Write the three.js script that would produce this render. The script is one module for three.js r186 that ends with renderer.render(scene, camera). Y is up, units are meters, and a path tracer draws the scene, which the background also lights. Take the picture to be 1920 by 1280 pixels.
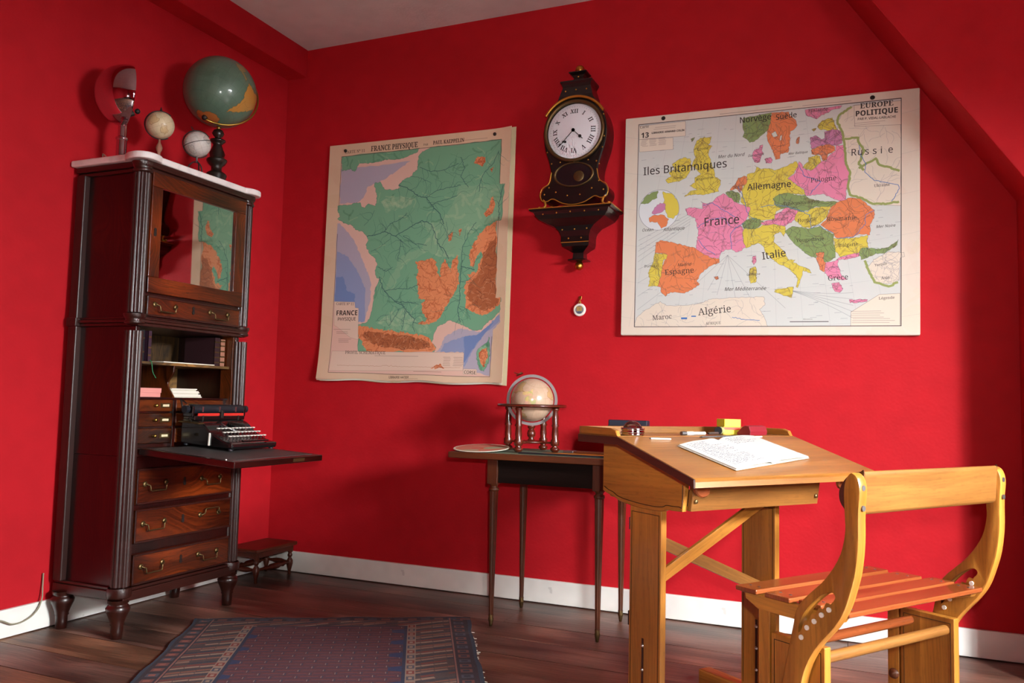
import * as THREE from 'three';
import { RoundedBoxGeometry } from 'three/addons/geometries/RoundedBoxGeometry.js';
import { mergeGeometries, toCreasedNormals } from 'three/addons/utils/BufferGeometryUtils.js';
import { RectAreaLightUniformsLib } from 'three/addons/lights/RectAreaLightUniformsLib.js';

// ---------------------------------------------------------------- camera, sky, daylight, exposure
const scene = new THREE.Scene();
const camera = new THREE.PerspectiveCamera(45.12, 1.5, 0.05, 60);
camera.position.set(2.9158, 0.912, 3.5744);
camera.rotation.set(0.0723, 0.4049, 0.0233, 'YXZ');
const renderer = new THREE.WebGLRenderer();
renderer.toneMapping = THREE.LinearToneMapping;
renderer.toneMappingExposure = 1.18;
renderer.shadowMap.enabled = true;
RectAreaLightUniformsLib.init();
scene.background = new THREE.Color().setRGB(0.8, 0.88, 1.0);

// overcast sky seen through the window in the right-hand wall, out of the frame: a tall bright panel of sky outside the glass
const WINDOW = { z0: 1.65, z1: 2.6, y0: 0.8, y1: 1.85, x: 4.6 };
{
  const l = new THREE.RectAreaLight(new THREE.Color().setRGB(0.97, 0.99, 1), 250, 3.6, 2.4);
  l.position.set(WINDOW.x + 1.2, 2.76, 2.3); l.lookAt(0, 2.76, 2.3); l.castShadow = true; scene.add(l);
}
// the photographer's flash, on the camera's shoe: its hard shadows lie straight behind the chair and the desk
{
  const f = new THREE.SpotLight(new THREE.Color().setRGB(1, 0.97, 0.92), 10, 0, 0.74, 0.75, 2);
  f.position.set(2.97, 1.02, 3.56); f.target.position.set(1.55, 1.33, 0.3); f.castShadow = true; f.shadow.radius = 1; scene.add(f, f.target);
}

// ---------------------------------------------------------------- helpers
function rngOf(a) { return () => { a |= 0; a = a + 0x6D2B79F5 | 0; let t = Math.imul(a ^ a >>> 15, 1 | a); t = t + Math.imul(t ^ t >>> 7, 61 | t) ^ t; return ((t ^ t >>> 14) >>> 0) / 4294967296; }; }
const rnd = rngOf(20240611);
const V = (x, y, z) => new THREE.Vector3(x, y, z);
const taken = new Map();
function numbered(n) { const k = taken.get(n) || 0; taken.set(n, k + 1); return k ? n + '_' + String(k).padStart(3, '0') : n; }

function norm(g) {                                       // non-indexed, position + normal + uv only
  let o = g.index ? g.toNonIndexed() : g;
  for (const k of Object.keys(o.attributes)) if (!['position', 'normal', 'uv'].includes(k)) o.deleteAttribute(k);
  if (!o.attributes.normal) o.computeVertexNormals();
  if (!o.attributes.uv) o.setAttribute('uv', new THREE.BufferAttribute(new Float32Array(o.attributes.position.count * 2), 2));
  o.clearGroups();
  return o;
}
function wuv(g, grain = 'y') {                            // uv in metres, u along the grain axis
  g = norm(g); const p = g.attributes.position, n = g.attributes.normal, uv = g.attributes.uv, ou = rnd() * 3, ov = rnd() * 3;
  for (let i = 0; i < p.count; i += 3) {
    let ax = 0, ay = 0, az = 0;
    for (let k = 0; k < 3; k++) { ax += Math.abs(n.getX(i + k)); ay += Math.abs(n.getY(i + k)); az += Math.abs(n.getZ(i + k)); }
    const skip = ax >= ay && ax >= az ? 'x' : ay >= az ? 'y' : 'z';
    for (let k = 0; k < 3; k++) {
      const c = { x: p.getX(i + k), y: p.getY(i + k), z: p.getZ(i + k) };
      const axes = ['x', 'y', 'z'].filter((a) => a !== skip);
      let ua = axes.includes(grain) ? grain : axes[0]; const va = axes.find((a) => a !== ua);
      uv.setXY(i + k, c[ua] + ou, c[va] + ov);
    }
  }
  return g;
}
const merge = (list) => list.length === 1 ? norm(list[0]) : mergeGeometries(list.map(norm), false);
function bx(w, h, d, x = 0, y = 0, z = 0, r = 0.0015) {
  const m = Math.min(w, h, d); const g = r > 0 && m > 0.004 ? new RoundedBoxGeometry(w, h, d, 1, Math.min(r, m * 0.45)) : new THREE.BoxGeometry(w, h, d);
  return g.translate(x, y, z);
}
const box2 = (x0, x1, y0, y1, z0, z1, r = 0.0015) => bx(x1 - x0, y1 - y0, z1 - z0, (x0 + x1) / 2, (y0 + y1) / 2, (z0 + z1) / 2, r);
const lathe = (pts, seg = 20) => new THREE.LatheGeometry(pts.map(([r, y]) => new THREE.Vector2(Math.max(r, 0.00001), y)), seg);
const cyl = (r0, r1, h, x = 0, y = 0, z = 0, seg = 16) => new THREE.CylinderGeometry(r1, r0, h, seg).translate(x, y, z);   // r0 bottom, r1 top
const ball = (r, x = 0, y = 0, z = 0, s = 16) => new THREE.SphereGeometry(r, s, Math.max(6, s * 0.6 | 0)).translate(x, y, z);
function tube(pts, r, seg = 24, rad = 8, closed = false) { return new THREE.TubeGeometry(new THREE.CatmullRomCurve3(pts.map((p) => V(...p)), closed, 'catmullrom', 0.4), seg, r, rad, closed); }
function bar(a, b, r, seg = 12) { const d = V(...b).sub(V(...a)); const g = new THREE.CylinderGeometry(r, r, d.length(), seg); g.applyQuaternion(new THREE.Quaternion().setFromUnitVectors(V(0, 1, 0), d.clone().normalize())); return g.translate((a[0] + b[0]) / 2, (a[1] + b[1]) / 2, (a[2] + b[2]) / 2); }
function shapeOf(pts, holes = []) { const s = new THREE.Shape(pts.map(([a, b]) => new THREE.Vector2(a, b))); for (const h of holes) s.holes.push(new THREE.Path(h.map(([a, b]) => new THREE.Vector2(a, b)))); return s; }
function ext(pts, depth, bevel = 0, holes = [], seg = 1) {
  const s = Array.isArray(pts) ? shapeOf(pts, holes) : pts;
  return new THREE.ExtrudeGeometry(s, { depth: depth - 2 * bevel, bevelEnabled: bevel > 0, bevelSize: bevel, bevelThickness: bevel, bevelOffset: -bevel, bevelSegments: seg, curveSegments: 12 }).translate(0, 0, bevel);
}
function smooth(pts, n = 40, closed = false) { return new THREE.CatmullRomCurve3(pts.map(([a, b]) => V(a, b, 0)), closed, 'catmullrom', 0.5).getPoints(n).map((p) => [p.x, p.y]); }
function stack(levels) {                                  // a solid of rectangular cross sections [y, x0, x1, z0, z1], flat faces
  const P = [], q = (a, b, c, d) => P.push(...a, ...b, ...c, ...a, ...c, ...d);
  const cs = levels.map(([y, x0, x1, z0, z1]) => [[x0, y, z1], [x1, y, z1], [x1, y, z0], [x0, y, z0]]);
  for (let i = 0; i + 1 < cs.length; i++) for (let k = 0; k < 4; k++) q(cs[i][k], cs[i][(k + 1) % 4], cs[i + 1][(k + 1) % 4], cs[i + 1][k]);
  q(cs[0][3], cs[0][2], cs[0][1], cs[0][0]); const t = cs[cs.length - 1]; q(t[0], t[1], t[2], t[3]);
  const g = new THREE.BufferGeometry(); g.setAttribute('position', new THREE.Float32BufferAttribute(P, 3)); g.computeVertexNormals(); return norm(g);
}
function part(name, g, m, parent, label) {
  const o = new THREE.Mesh(Array.isArray(g) ? merge(g) : g, m); o.name = name; o.castShadow = o.receiveShadow = true;
  if (label) o.userData.label = label; (parent || scene).add(o); return o;
}
function tag(o, label, category, group, kind) { o.userData.label = label; if (category) o.userData.category = category; if (group) o.userData.group = group; if (kind) o.userData.kind = kind; return o; }
function thing(name, label, category, [x, y, z] = [0, 0, 0], turn = 0, group) { const o = new THREE.Group(); o.name = numbered(name); o.position.set(x, y, z); o.rotation.y = turn; scene.add(o); return tag(o, label, category, group); }
function solo(name, g, m, label, category, group) { const o = part(numbered(name), g, m, scene); return tag(o, label, category, group); }
function struct(name, g, m, label, parent) { const o = part(name, g, m, parent || scene); o.userData.kind = 'structure'; o.userData.label = label; if (!parent) o.userData.category = name.split('_')[0]; return o; }

// ---------------------------------------------------------------- textures and materials
function lattice(seed, n) { const r = rngOf(seed), a = new Float32Array(n * n); for (let i = 0; i < a.length; i++) a[i] = r(); return a; }
function noiseOf(seed, n = 64) {
  const a = lattice(seed, n), f = (t) => t * t * (3 - 2 * t);
  return (x, y, px = n, py = n) => { const xi = Math.floor(x), yi = Math.floor(y), fx = f(x - xi), fy = f(y - yi), w = (i, m) => ((i % m) + m) % m, at = (i, j) => a[w(j, py) % n * n + w(i, px) % n]; return (at(xi, yi) * (1 - fx) + at(xi + 1, yi) * fx) * (1 - fy) + (at(xi, yi + 1) * (1 - fx) + at(xi + 1, yi + 1) * fx) * fy; };
}
function dataTex(n, m, fn, srgb, rx = 1, ry = 1) {
  const d = new Uint8Array(n * m * 4);
  for (let j = 0; j < m; j++) for (let i = 0; i < n; i++) { const c = fn(i / n, j / m), k = (j * n + i) * 4; for (let q = 0; q < 3; q++) d[k + q] = Math.max(0, Math.min(255, (Array.isArray(c) ? c[q] : c) * 255)); d[k + 3] = 255; }
  const t = new THREE.DataTexture(d, n, m); t.wrapS = t.wrapT = THREE.RepeatWrapping; t.magFilter = THREE.LinearFilter; t.minFilter = THREE.LinearMipmapLinearFilter; t.generateMipmaps = true;
  if (srgb) t.colorSpace = THREE.SRGBColorSpace; t.repeat.set(rx, ry); t.needsUpdate = true; return t;
}
// wood grain: u = 1 m along the grain, v = 0.5 m across; grey multipliers for a tint
function woodField(seed, wave, lines) {
  const a = noiseOf(seed), b = noiseOf(seed + 1), c = noiseOf(seed + 2), d = noiseOf(seed + 3, 256);
  return (u, v) => {
    const warp = (a(u * 4, v * 4, 4, 4) - 0.5) * wave + (b(u * 9, v * 6, 9, 6) - 0.5) * wave * 0.4;
    const vv = v + warp;
    const band = c(u * 3, vv * lines, 3, 64), fine = d(u * 10, vv * 128, 10, 256), pore = d(u * 48, v * 256, 48, 256);
    return [band, fine, pore];
  };
}
function woodMap(seed, wave, lines, contrast, blotch) {
  const f = woodField(seed, wave, lines), bl = noiseOf(seed + 7);
  return dataTex(1024, 512, (u, v) => {
    const [band, fine, pore] = f(u, v), g = bl(u * 5, v * 3, 5, 3);
    const t = 1 - contrast * (0.5 * band + 0.35 * fine + (pore > 0.75 ? 0.14 : 0)) - blotch * g;
    return [t, t * (0.97 - 0.06 * band), t * (0.94 - 0.12 * band)];
  }, true, 1, 2);
}
const woodFine = woodMap(11, 0.05, 14, 0.34, 0.1), woodFlame = woodMap(31, 0.30, 7, 0.75, 0.32), woodPlank = woodMap(51, 0.09, 9, 0.5, 0.42);
const grainBump = (() => { const f = woodField(77, 0.06, 20); const t = dataTex(512, 256, (u, v) => { const [a, b] = f(u, v); return 0.6 * b + 0.4 * a; }, false, 1, 2); return t; })();
const rgb = (r, g, b) => new THREE.Color().setRGB(r, g, b);
const hex = (h) => new THREE.Color(h);
const M = (o) => new THREE.MeshStandardMaterial(o);
const P = (o) => new THREE.MeshPhysicalMaterial(o);
const wood = (h, rough, map = woodFine, extra = {}) => P({ color: hex(h), map, roughness: rough, bumpMap: grainBump, bumpScale: 0.0002, ...extra });
const plaster = (() => { const a = noiseOf(5), b = noiseOf(6); return dataTex(512, 512, (u, v) => 0.5 * a(u * 64, v * 64) + 0.35 * b(u * 32, v * 32, 32, 32) + 0.15 * a(u * 8, v * 8, 8, 8), false, 2, 2); })();
const mottle = (() => { const a = noiseOf(15), b = noiseOf(16); return dataTex(256, 256, (u, v) => { const t = 0.93 + 0.05 * a(u * 6, v * 6, 6, 6) + 0.04 * b(u * 30, v * 30, 30, 30); return [t, t, t]; }, true, 0.7, 0.7); })();
const scuff = (() => { const a = noiseOf(25), b = noiseOf(26); return dataTex(256, 256, (u, v) => { const s = a(u * 12, v * 12, 12, 12) * b(u * 40, v * 40, 40, 40); const t = s > 0.74 ? 0.88 : 0.95 + 0.04 * b(u * 20, v * 20, 20, 20); return [t, t, t * 0.99]; }, true, 1.3, 1.3); })();
const mat = {
  wall: P({ color: rgb(0.47, 0.0095, 0.0165), map: mottle, roughness: 0.7, bumpMap: plaster, bumpScale: 0.0006, specularIntensity: 0.3 }),
  ceiling: M({ color: hex('#dcd6d4'), map: mottle, roughness: 0.9, bumpMap: plaster, bumpScale: 0.0006 }),
  white: M({ color: hex('#ecece8'), map: scuff, roughness: 0.55 }),
  window: M({ color: hex('#e8e6e0'), roughness: 0.5 }),
  mahogany: wood('#4a150b', 0.3, woodFlame, { clearcoat: 0.35, clearcoatRoughness: 0.2 }),
  flame: wood('#a34717', 0.28, woodFlame, { clearcoat: 0.4, clearcoatRoughness: 0.18 }),
  mahoganyDark: wood('#3c1a14', 0.34, woodFine, { clearcoat: 0.4, clearcoatRoughness: 0.22 }),
  reed: wood('#3d2422', 0.38, woodFine, { clearcoat: 0.15, clearcoatRoughness: 0.35 }),
  interior: wood('#d0a05a', 0.6, woodFlame),
  insideDrawer: wood('#ad5620', 0.32, woodFlame, { clearcoat: 0.3, clearcoatRoughness: 0.2 }),
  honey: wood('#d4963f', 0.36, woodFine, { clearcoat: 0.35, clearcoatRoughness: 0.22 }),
  honeyTop: wood('#b07a38', 0.36, woodFine, { clearcoat: 0.22, clearcoatRoughness: 0.25 }),
  honeyDimmed: wood('#a5753a', 0.38, woodFine, { clearcoat: 0.3, clearcoatRoughness: 0.25 }),  // honey wood darkened for window-lit parts, offsetting the strong light in the colour
  seatRed: wood('#a45a32', 0.27, woodFine, { clearcoat: 0.5, clearcoatRoughness: 0.15 }),
  edgeDark: wood('#4b2a1e', 0.4, woodFine, { clearcoat: 0.3, clearcoatRoughness: 0.2 }),
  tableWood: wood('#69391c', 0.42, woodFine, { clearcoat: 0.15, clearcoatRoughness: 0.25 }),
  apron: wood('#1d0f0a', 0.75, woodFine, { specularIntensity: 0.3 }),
  globeWood: wood('#6d2b18', 0.25, woodFine, { clearcoat: 0.5, clearcoatRoughness: 0.12 }),
  stool: wood('#67301d', 0.4, woodFine),
  ebony: P({ color: hex('#17130f'), roughness: 0.3, clearcoat: 0.5, clearcoatRoughness: 0.15 }),
  lacquer: P({ color: hex('#0d0a0a'), roughness: 0.3, clearcoat: 0.6, clearcoatRoughness: 0.12 }),
  inlay: M({ color: hex('#2a180f'), roughness: 0.5 }),
  brass: M({ color: hex('#b08d46'), metalness: 1, roughness: 0.32 }),
  oldBrass: M({ color: hex('#6e5a3a'), metalness: 0.9, roughness: 0.42 }),
  gold: M({ color: hex('#c9973f'), metalness: 1, roughness: 0.3 }),
  gilt: M({ color: hex('#c58a35'), metalness: 0.75, roughness: 0.42 }),
  chrome: M({ color: hex('#c9c4cb'), metalness: 1, roughness: 0.05 }),
  steel: M({ color: hex('#b9b9bb'), metalness: 1, roughness: 0.3 }),
  pewter: M({ color: hex('#7d7a7b'), metalness: 0.9, roughness: 0.42 }),
  ringGrey: M({ color: hex('#7a7272'), metalness: 0.3, roughness: 0.55 }),
  iron: M({ color: hex('#3c3734'), metalness: 0.8, roughness: 0.5 }),
  mirror: M({ color: hex('#d5dad8'), metalness: 1, roughness: 0.02 }),
  glass: P({ color: 0xffffff, transmission: 1, thickness: 0, roughness: 0.02, ior: 1.5 }),
  glassSolid: P({ color: 0xffffff, transmission: 1, thickness: 0.03, roughness: 0.01, ior: 1.5 }),
  typeBlack: P({ color: hex('#0c0c0d'), roughness: 0.22, clearcoat: 0.7, clearcoatRoughness: 0.08 }),
  rubber: M({ color: hex('#161a22'), roughness: 0.45 }),
  keyTop: M({ color: hex('#d8d6cc'), roughness: 0.35 }),
  ribbonRed: M({ color: hex('#c02419'), roughness: 0.6 }),
  paper: M({ color: hex('#ece8dc'), roughness: 0.9 }),
  paperAged: M({ color: hex('#d9cba6'), roughness: 0.9 }),
  pinkBox: M({ color: hex('#d98e86'), roughness: 0.8 }),
  felt: M({ color: hex('#5d6b52'), roughness: 0.95 }),
  leather: M({ color: hex('#43403f'), roughness: 0.5 }),
  black: M({ color: hex('#14151a'), roughness: 0.5 }),
  navy: M({ color: hex('#1e2534'), roughness: 0.5 }),
  plum: M({ color: hex('#331a2c'), roughness: 0.55 }),
  maroon: M({ color: hex('#2c0f16'), roughness: 0.6 }),
  wineBook: P({ color: hex('#7a1420'), roughness: 0.45 }),
  pages: M({ color: hex('#e8d8bc'), roughness: 0.9 }),
  calf: M({ color: hex('#9d6b55'), roughness: 0.6 }),
  yellowCard: M({ color: hex('#d9c52c'), roughness: 0.6 }),
  redCard: M({ color: hex('#d8492c'), roughness: 0.6 }),
  greenSilk: M({ color: hex('#1f7a4a'), roughness: 0.6 }),
  orangePlastic: M({ color: hex('#d98a1e'), roughness: 0.45 }),
  card: M({ color: hex('#d8d5c4'), roughness: 0.85 }),
  rosewood: wood('#6a3d26', 0.35, woodFine),
  cord: M({ color: hex('#8d8a72'), roughness: 0.8 }),
  paintWhite: M({ color: hex('#efece2'), roughness: 0.4 }),
};
const plankMats = ['#b28b7c', '#a47f72', '#bf9280', '#b48e82', '#c99877'].map((h, i) => wood(h, 0.4 + 0.03 * i, woodPlank, { bumpScale: 0.0009, clearcoat: 0.12, clearcoatRoughness: 0.35 }));
const marbleMap = (() => { const a = noiseOf(41), b = noiseOf(42); return dataTex(256, 256, (u, v) => { const w = a(u * 5, v * 5, 5, 5) + 0.4 * b(u * 14, v * 14, 14, 14); const s = Math.abs(Math.sin(w * 7)); const t = 0.93 + 0.05 * Math.min(1, s * 1.6); return [t, t * 0.995, t * 0.99]; }, true, 2.5, 2.5); })();
mat.marble = P({ color: hex('#e9e4e2'), map: marbleMap, roughness: 0.28 });

function canvasTex(w, h, draw) { const c = document.createElement('canvas'); c.width = w; c.height = h; draw(c.getContext('2d'), w, h); const t = new THREE.CanvasTexture(c); t.colorSpace = THREE.SRGBColorSpace; t.anisotropy = 8; return t; }
// ---------------------------------------------------------------- the room
const H = 2.8023, RX = WINDOW.x, ZF = 5.2;
const slopeX = (y) => 2.952 + (2.467 - y) / 1.501, BULK = 0.27, PIER = 3.455;
const box4 = (x0, x1, y0, y1, z0, z1) => box2(x0, x1, y0, y1, z0, z1, 0);
{
  const floor = struct('floor', wuv(box4(-0.2, 5.4, -0.16, -0.024, -0.2, 5.4), 'x'), M({ color: hex('#20140f'), roughness: 0.9 }), 'dark stained wooden floor of wide boards');
  // boards run along the back wall; each board is a piece of its own
  let z = -0.005; const r = rngOf(404); let row = 0;
  const cuts = { 3: 2.22, 4: 2.2, 5: 2.23 };
  while (z < ZF) {
    const w = 0.165 + r() * 0.05, c = cuts[row] || 0.7 + r() * 2.4;
    for (const [x0, x1] of [[0.002, c - 0.0012], [c + 0.0012, RX - 0.002]]) {
      const dy = (r() - 0.5) * 0.0016;
      part('plank', wuv(box4(x0, x1, -0.024, dy - 0.0008, z + 0.002, z + w - 0.002), 'x'), plankMats[r() * 5 | 0], floor);
    }
    z += w; row++;
  }
}
struct('wall_back', wuv(box4(-0.2, 5.4, 0, H + 0.15, -0.16, 0), 'x'), mat.wall, 'red painted wall carrying the maps and the clock');
struct('wall_left', wuv(box4(-0.16, 0, 0, H + 0.15, -0.02, ZF), 'z'), mat.wall, 'red painted wall behind the tall secretary cabinet');
struct('wall_front', wuv(box4(-0.2, 5.4, 0, H + 0.15, ZF, ZF + 0.2), 'x'), mat.wall, 'red painted gable wall');
{
  const w = WINDOW;
  struct('wall_right', [box4(RX, RX + 0.2, 0, H + 0.15, -0.02, w.z0), box4(RX, RX + 0.2, 0, H + 0.15, w.z1, ZF), box4(RX, RX + 0.2, 0, w.y0, w.z0, w.z1), box4(RX, RX + 0.2, w.y1, H + 0.15, w.z0, w.z1)].map((g) => wuv(g, 'z')), mat.wall, 'red painted wall with the window, right of the desk');
  // bulkhead against the back wall: a pier at the right whose edge runs up into a sloping soffit
  const yk = 2.467 - (PIER - 2.952) * 1.501;
  struct('wall_bulkhead', wuv(ext([[PIER, 0], [RX, 0], [RX, H], [slopeX(H), H], [PIER, yk]], BULK, 0.004, [], 2).translate(0, 0, 0.0), 'z'), mat.wall, 'red painted bulkhead with a sloping lower edge right of the Europe map');
  struct('trim_2', wuv(box2(RX - 0.04, RX + 0.16, w.y0, w.y0 + 0.03, w.z0, w.z1, 0.004), 'z'), mat.white, 'white painted window sill board');
}
struct('ceiling', wuv(box4(-0.2, 5.4, H, H + 0.15, -0.2, ZF + 0.2), 'x'), mat.ceiling, 'off white plaster ceiling');
struct('trim_1', wuv(box4(0, 0.1267, 2.6506, H, 0, ZF), 'z'), mat.wall, 'red painted boxed beam along the top of the left wall');
struct('baseboard_back', wuv(box2(0.016, PIER, 0.003, 0.1052, 0, 0.016, 0.003), 'x'), mat.white, 'white painted skirting board under the maps');
struct('baseboard_left', wuv(box2(0, 0.016, 0.003, 0.1052, 0, ZF, 0.003), 'z'), mat.white, 'white painted skirting board behind the cabinet');
function casement(name, label, w, h, at, turn) {
  const g = new THREE.Group(); g.name = name; g.position.set(...at); g.rotation.y = turn; scene.add(g); tag(g, label, 'window', null, 'structure');
  part('frame', [bx(0.05, h, 0.05, -w / 2 + 0.025), bx(0.05, h, 0.05, w / 2 - 0.025), bx(w, 0.05, 0.05, 0, h / 2 - 0.025), bx(w, 0.06, 0.05, 0, -h / 2 + 0.03), bx(0.06, h, 0.05)], mat.window, g);
  for (const s of [-1, 1]) for (const y of [-1, 0, 1]) {
    part('glazing_bar', bx(w / 2 - 0.08, 0.02, 0.03, s * w / 4, y * h / 6 + (y === 0 ? 0 : 0), 0), mat.window, g);
  }
  for (const s of [-1, 1]) part('pane', bx(w / 2 - 0.08, h - 0.1, 0.003, s * w / 4, 0, -0.005, 0), mat.glass, g);
}
casement('window_1', 'white casement window in the right hand wall', WINDOW.z1 - WINDOW.z0, WINDOW.y1 - WINDOW.y0 - 0.03, [RX + 0.08, (WINDOW.y0 + WINDOW.y1 + 0.03) / 2, (WINDOW.z0 + WINDOW.z1) / 2], Math.PI / 2);
const EURO_AREAS = [
 ['sea', [59,31,1135,35,1132,944,62,946]],
 ['cream', [962,42,1135,45,1134,468,1046,463,1008,444,946,407,930,371,947,321,928,276,924,197,897,142,901,98,918,64]],
 ['cream', [1035,680,1089,649,1145,655,1147,671,1132,675,1128,765,1087,780,1042,771,1012,713]],
 ['cream', [62,946,68,904,112,869,175,834,202,852,273,853,343,845,394,828,463,824,530,821,614,822,618,856,597,873,614,899,630,945]],
 ['green', [518,51,635,38,632,84,621,115,607,125,590,137,568,156,547,159,529,139,518,131,525,111,518,88]],
 ['orange', [635,38,706,42,708,54,736,84,740,104,729,119,712,127,711,180,704,216,675,218,672,240,654,243,643,202,630,174,620,151,618,119,632,84]],
 ['sea', [636,129,653,120,662,142,645,146]],
 ['sea', [672,143,680,139,677,160,670,164]],
 ['orange', [740,158,750,152,745,183,737,181]],
 ['pink', [560,209,570,192,587,189,590,176,601,174,598,199,605,210,596,226,590,248,569,246,560,228]],
 ['pink', [610,237,633,230,643,243,637,254,616,254]],
 ['pink', [771,42,914,39,906,50,881,52,861,64,836,70,816,86,799,76,775,65]],
 ['yellow', [824,108,838,93,877,86,891,124,897,138,860,139,828,128,820,118]],
 ['yellow', [797,127,816,123,805,136]],
 ['mauve', [793,160,815,155,836,173,848,169,846,142,877,133,905,143,917,170,915,196,888,203,868,197,827,198,799,210,791,187]],
 ['pink', [749,259,733,307,704,327,729,346,770,379,778,404,842,401,906,434,934,440,930,397,938,372,943,320,927,285,926,206,892,203,888,229,864,245,855,264,835,265,819,286,794,300,766,289,762,273]],
 ['orange', [796,214,827,200,868,197,888,208,888,225,876,233,860,238,855,262,843,263,831,238,799,232]],
 ['yellow', [786,244,815,237,831,243,834,269,815,286,794,300,762,286,770,274,786,262]],
 ['yellow', [539,298,569,291,578,269,569,260,595,279,628,277,654,288,687,277,737,256,745,272,729,306,704,327,733,351,770,379,774,401,737,395,695,388,646,407,654,434,683,453,658,465,654,495,612,498,570,491,549,486,545,473,551,442,527,427,514,413,520,382,517,364,527,338,539,321]],
 ['orange', [479,344,492,331,502,309,526,302,539,307,535,338,520,346,517,364,510,373,492,354,467,361]],
 ['green', [449,369,475,362,505,374,512,391,508,417,493,415,471,397]],
 ['pink', [415,385,441,371,458,386,480,402,502,419,527,429,553,442,546,473,536,494,515,515,528,534,522,564,529,591,541,609,512,625,495,629,478,615,450,617,433,632,427,653,392,648,348,624,326,616,330,579,336,535,328,498,319,471,287,456,278,428,305,425,354,432,352,409,344,401,367,412,393,407]],
 ['pink', [567,649,580,648,580,675,571,686,563,671]],
 ['yellow', [555,701,578,693,584,719,582,757,559,763,551,735]],
 ['yellow', [338,119,385,118,380,145,372,154,390,160,376,177,372,196,384,219,391,247,400,275,405,299,429,314,427,332,418,349,421,363,392,366,353,373,308,368,273,375,299,351,326,348,294,328,316,316,316,293,342,281,329,266,315,251,302,241,310,219,319,205,309,177,313,154,322,131]],
 ['green', [295,120,313,114,309,126,300,134]],
 ['yellow', [215,226,242,209,265,200,296,208,299,236,293,268,280,290,253,303,199,310,187,294,212,281,202,262,225,250]],
 ['orange', [150,572,177,563,232,577,295,596,326,606,348,624,392,648,428,655,429,671,384,687,349,717,332,748,346,761,316,783,281,800,219,794,197,812,178,794,175,771,160,767,172,727,176,695,201,629,147,618]],
 ['yellow', [147,618,204,629,199,646,184,651,180,691,172,731,160,767,119,766,127,735,117,707,134,672,141,645]],
 ['orange', [406,732,423,728,426,741,415,745]],
 ['green', [519,507,545,490,579,487,608,502,596,519,575,536,545,536,528,529]],
 ['yellow', [521,547,532,529,575,534,608,518,654,517,694,528,700,550,691,571,675,549,654,561,650,591,663,604,687,627,700,644,708,666,736,671,728,680,760,698,793,711,800,728,788,724,768,715,764,740,756,765,748,786,740,782,748,757,740,735,720,714,696,696,663,678,638,655,617,633,609,607,588,593,562,601,537,613,529,591]],
 ['pink', [654,478,687,458,708,446,741,456,749,469,741,499,712,515,695,528,654,517,612,520,596,510,617,501,654,495]],
 ['yellow', [659,793,687,789,732,782,724,828,687,815,655,802]],
 ['green', [646,407,671,391,704,386,745,400,774,401,786,415,834,431,906,439,902,456,866,458,818,451,786,467,761,470,704,450,679,453,654,434]],
 ['yellow', [732,499,745,469,785,474,798,459,842,453,874,454,858,496,834,521,793,541,761,531]],
 ['orange', [874,458,902,439,946,424,985,430,1016,462,1038,480,1036,513,1022,538,1022,580,983,574,959,586,897,587,885,566,865,556,834,529,858,505]],
 ['yellow', [885,587,959,590,1014,581,1010,604,1017,630,990,637,974,653,912,664,892,642,889,617]],
 ['green', [695,549,724,529,761,535,793,543,834,534,865,558,885,570,885,600,892,634,892,667,872,680,848,687,845,649,825,649,817,665,793,656,753,621,716,581]],
 ['orange', [817,644,849,641,847,675,860,692,852,725,832,712,823,682]],
 ['pink', [856,687,892,680,904,668,982,649,986,662,943,673,904,676,900,693,911,718,915,739,938,756,919,760,895,751,872,751,852,729]],
 ['pink', [879,772,907,768,922,793,910,810,891,805,883,789]],
 ['pink', [945,839,1014,840,1010,848,949,852]],
 ['green', [982,649,994,629,1059,639,1089,632,1124,604,1120,625,1074,656,1043,655,1013,671,989,679]],
 ['paper', [951,944,952,889,1056,820,1131,817,1131,944]],
 ['paper', [960,44,1134,43,1134,141,963,132]],
 ['paper', [60,39,271,38,272,104,115,101,63,101]],
 ['paper', [63,101,217,106,219,159,66,158]]];
const EURO_LINES = [
 ['olive', [950,48,905,77,897,107,913,144,923,188,926,224,931,285,947,321,938,372,946,411,985,426,1031,454,1085,457,1127,451]],
 ['olive', [925,178,976,179,980,202,999,233,979,288,998,315]],
 ['olive', [979,305,1042,271,1057,298,1088,309,1129,328]],
 ['olive', [1001,683,1019,729,1038,771,1057,775,1090,788,1124,773]],
 ['blue', [980,210,983,245,1006,290,1002,324,1040,361,1124,383,1128,400,1100,449]],
 ['blue', [794,398,835,348,770,322,749,272]],
 ['blue', [885,566,865,556,826,529,797,541,794,485,745,461,704,445,654,434,595,440]],
 ['blue', [897,587,959,586,1003,537,1007,495,1038,480]],
 ['blue', [570,491,545,473,527,401,501,345]],
 ['blue', [478,615,473,549,494,523,528,507]],
 ['blue', [329,516,381,483,442,477,468,513]],
 ['blue', [353,418,397,411,433,440,494,479]],
 ['blue', [338,570,365,607,409,635]],
 ['blue', [485,906,531,915,598,920]]];
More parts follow.
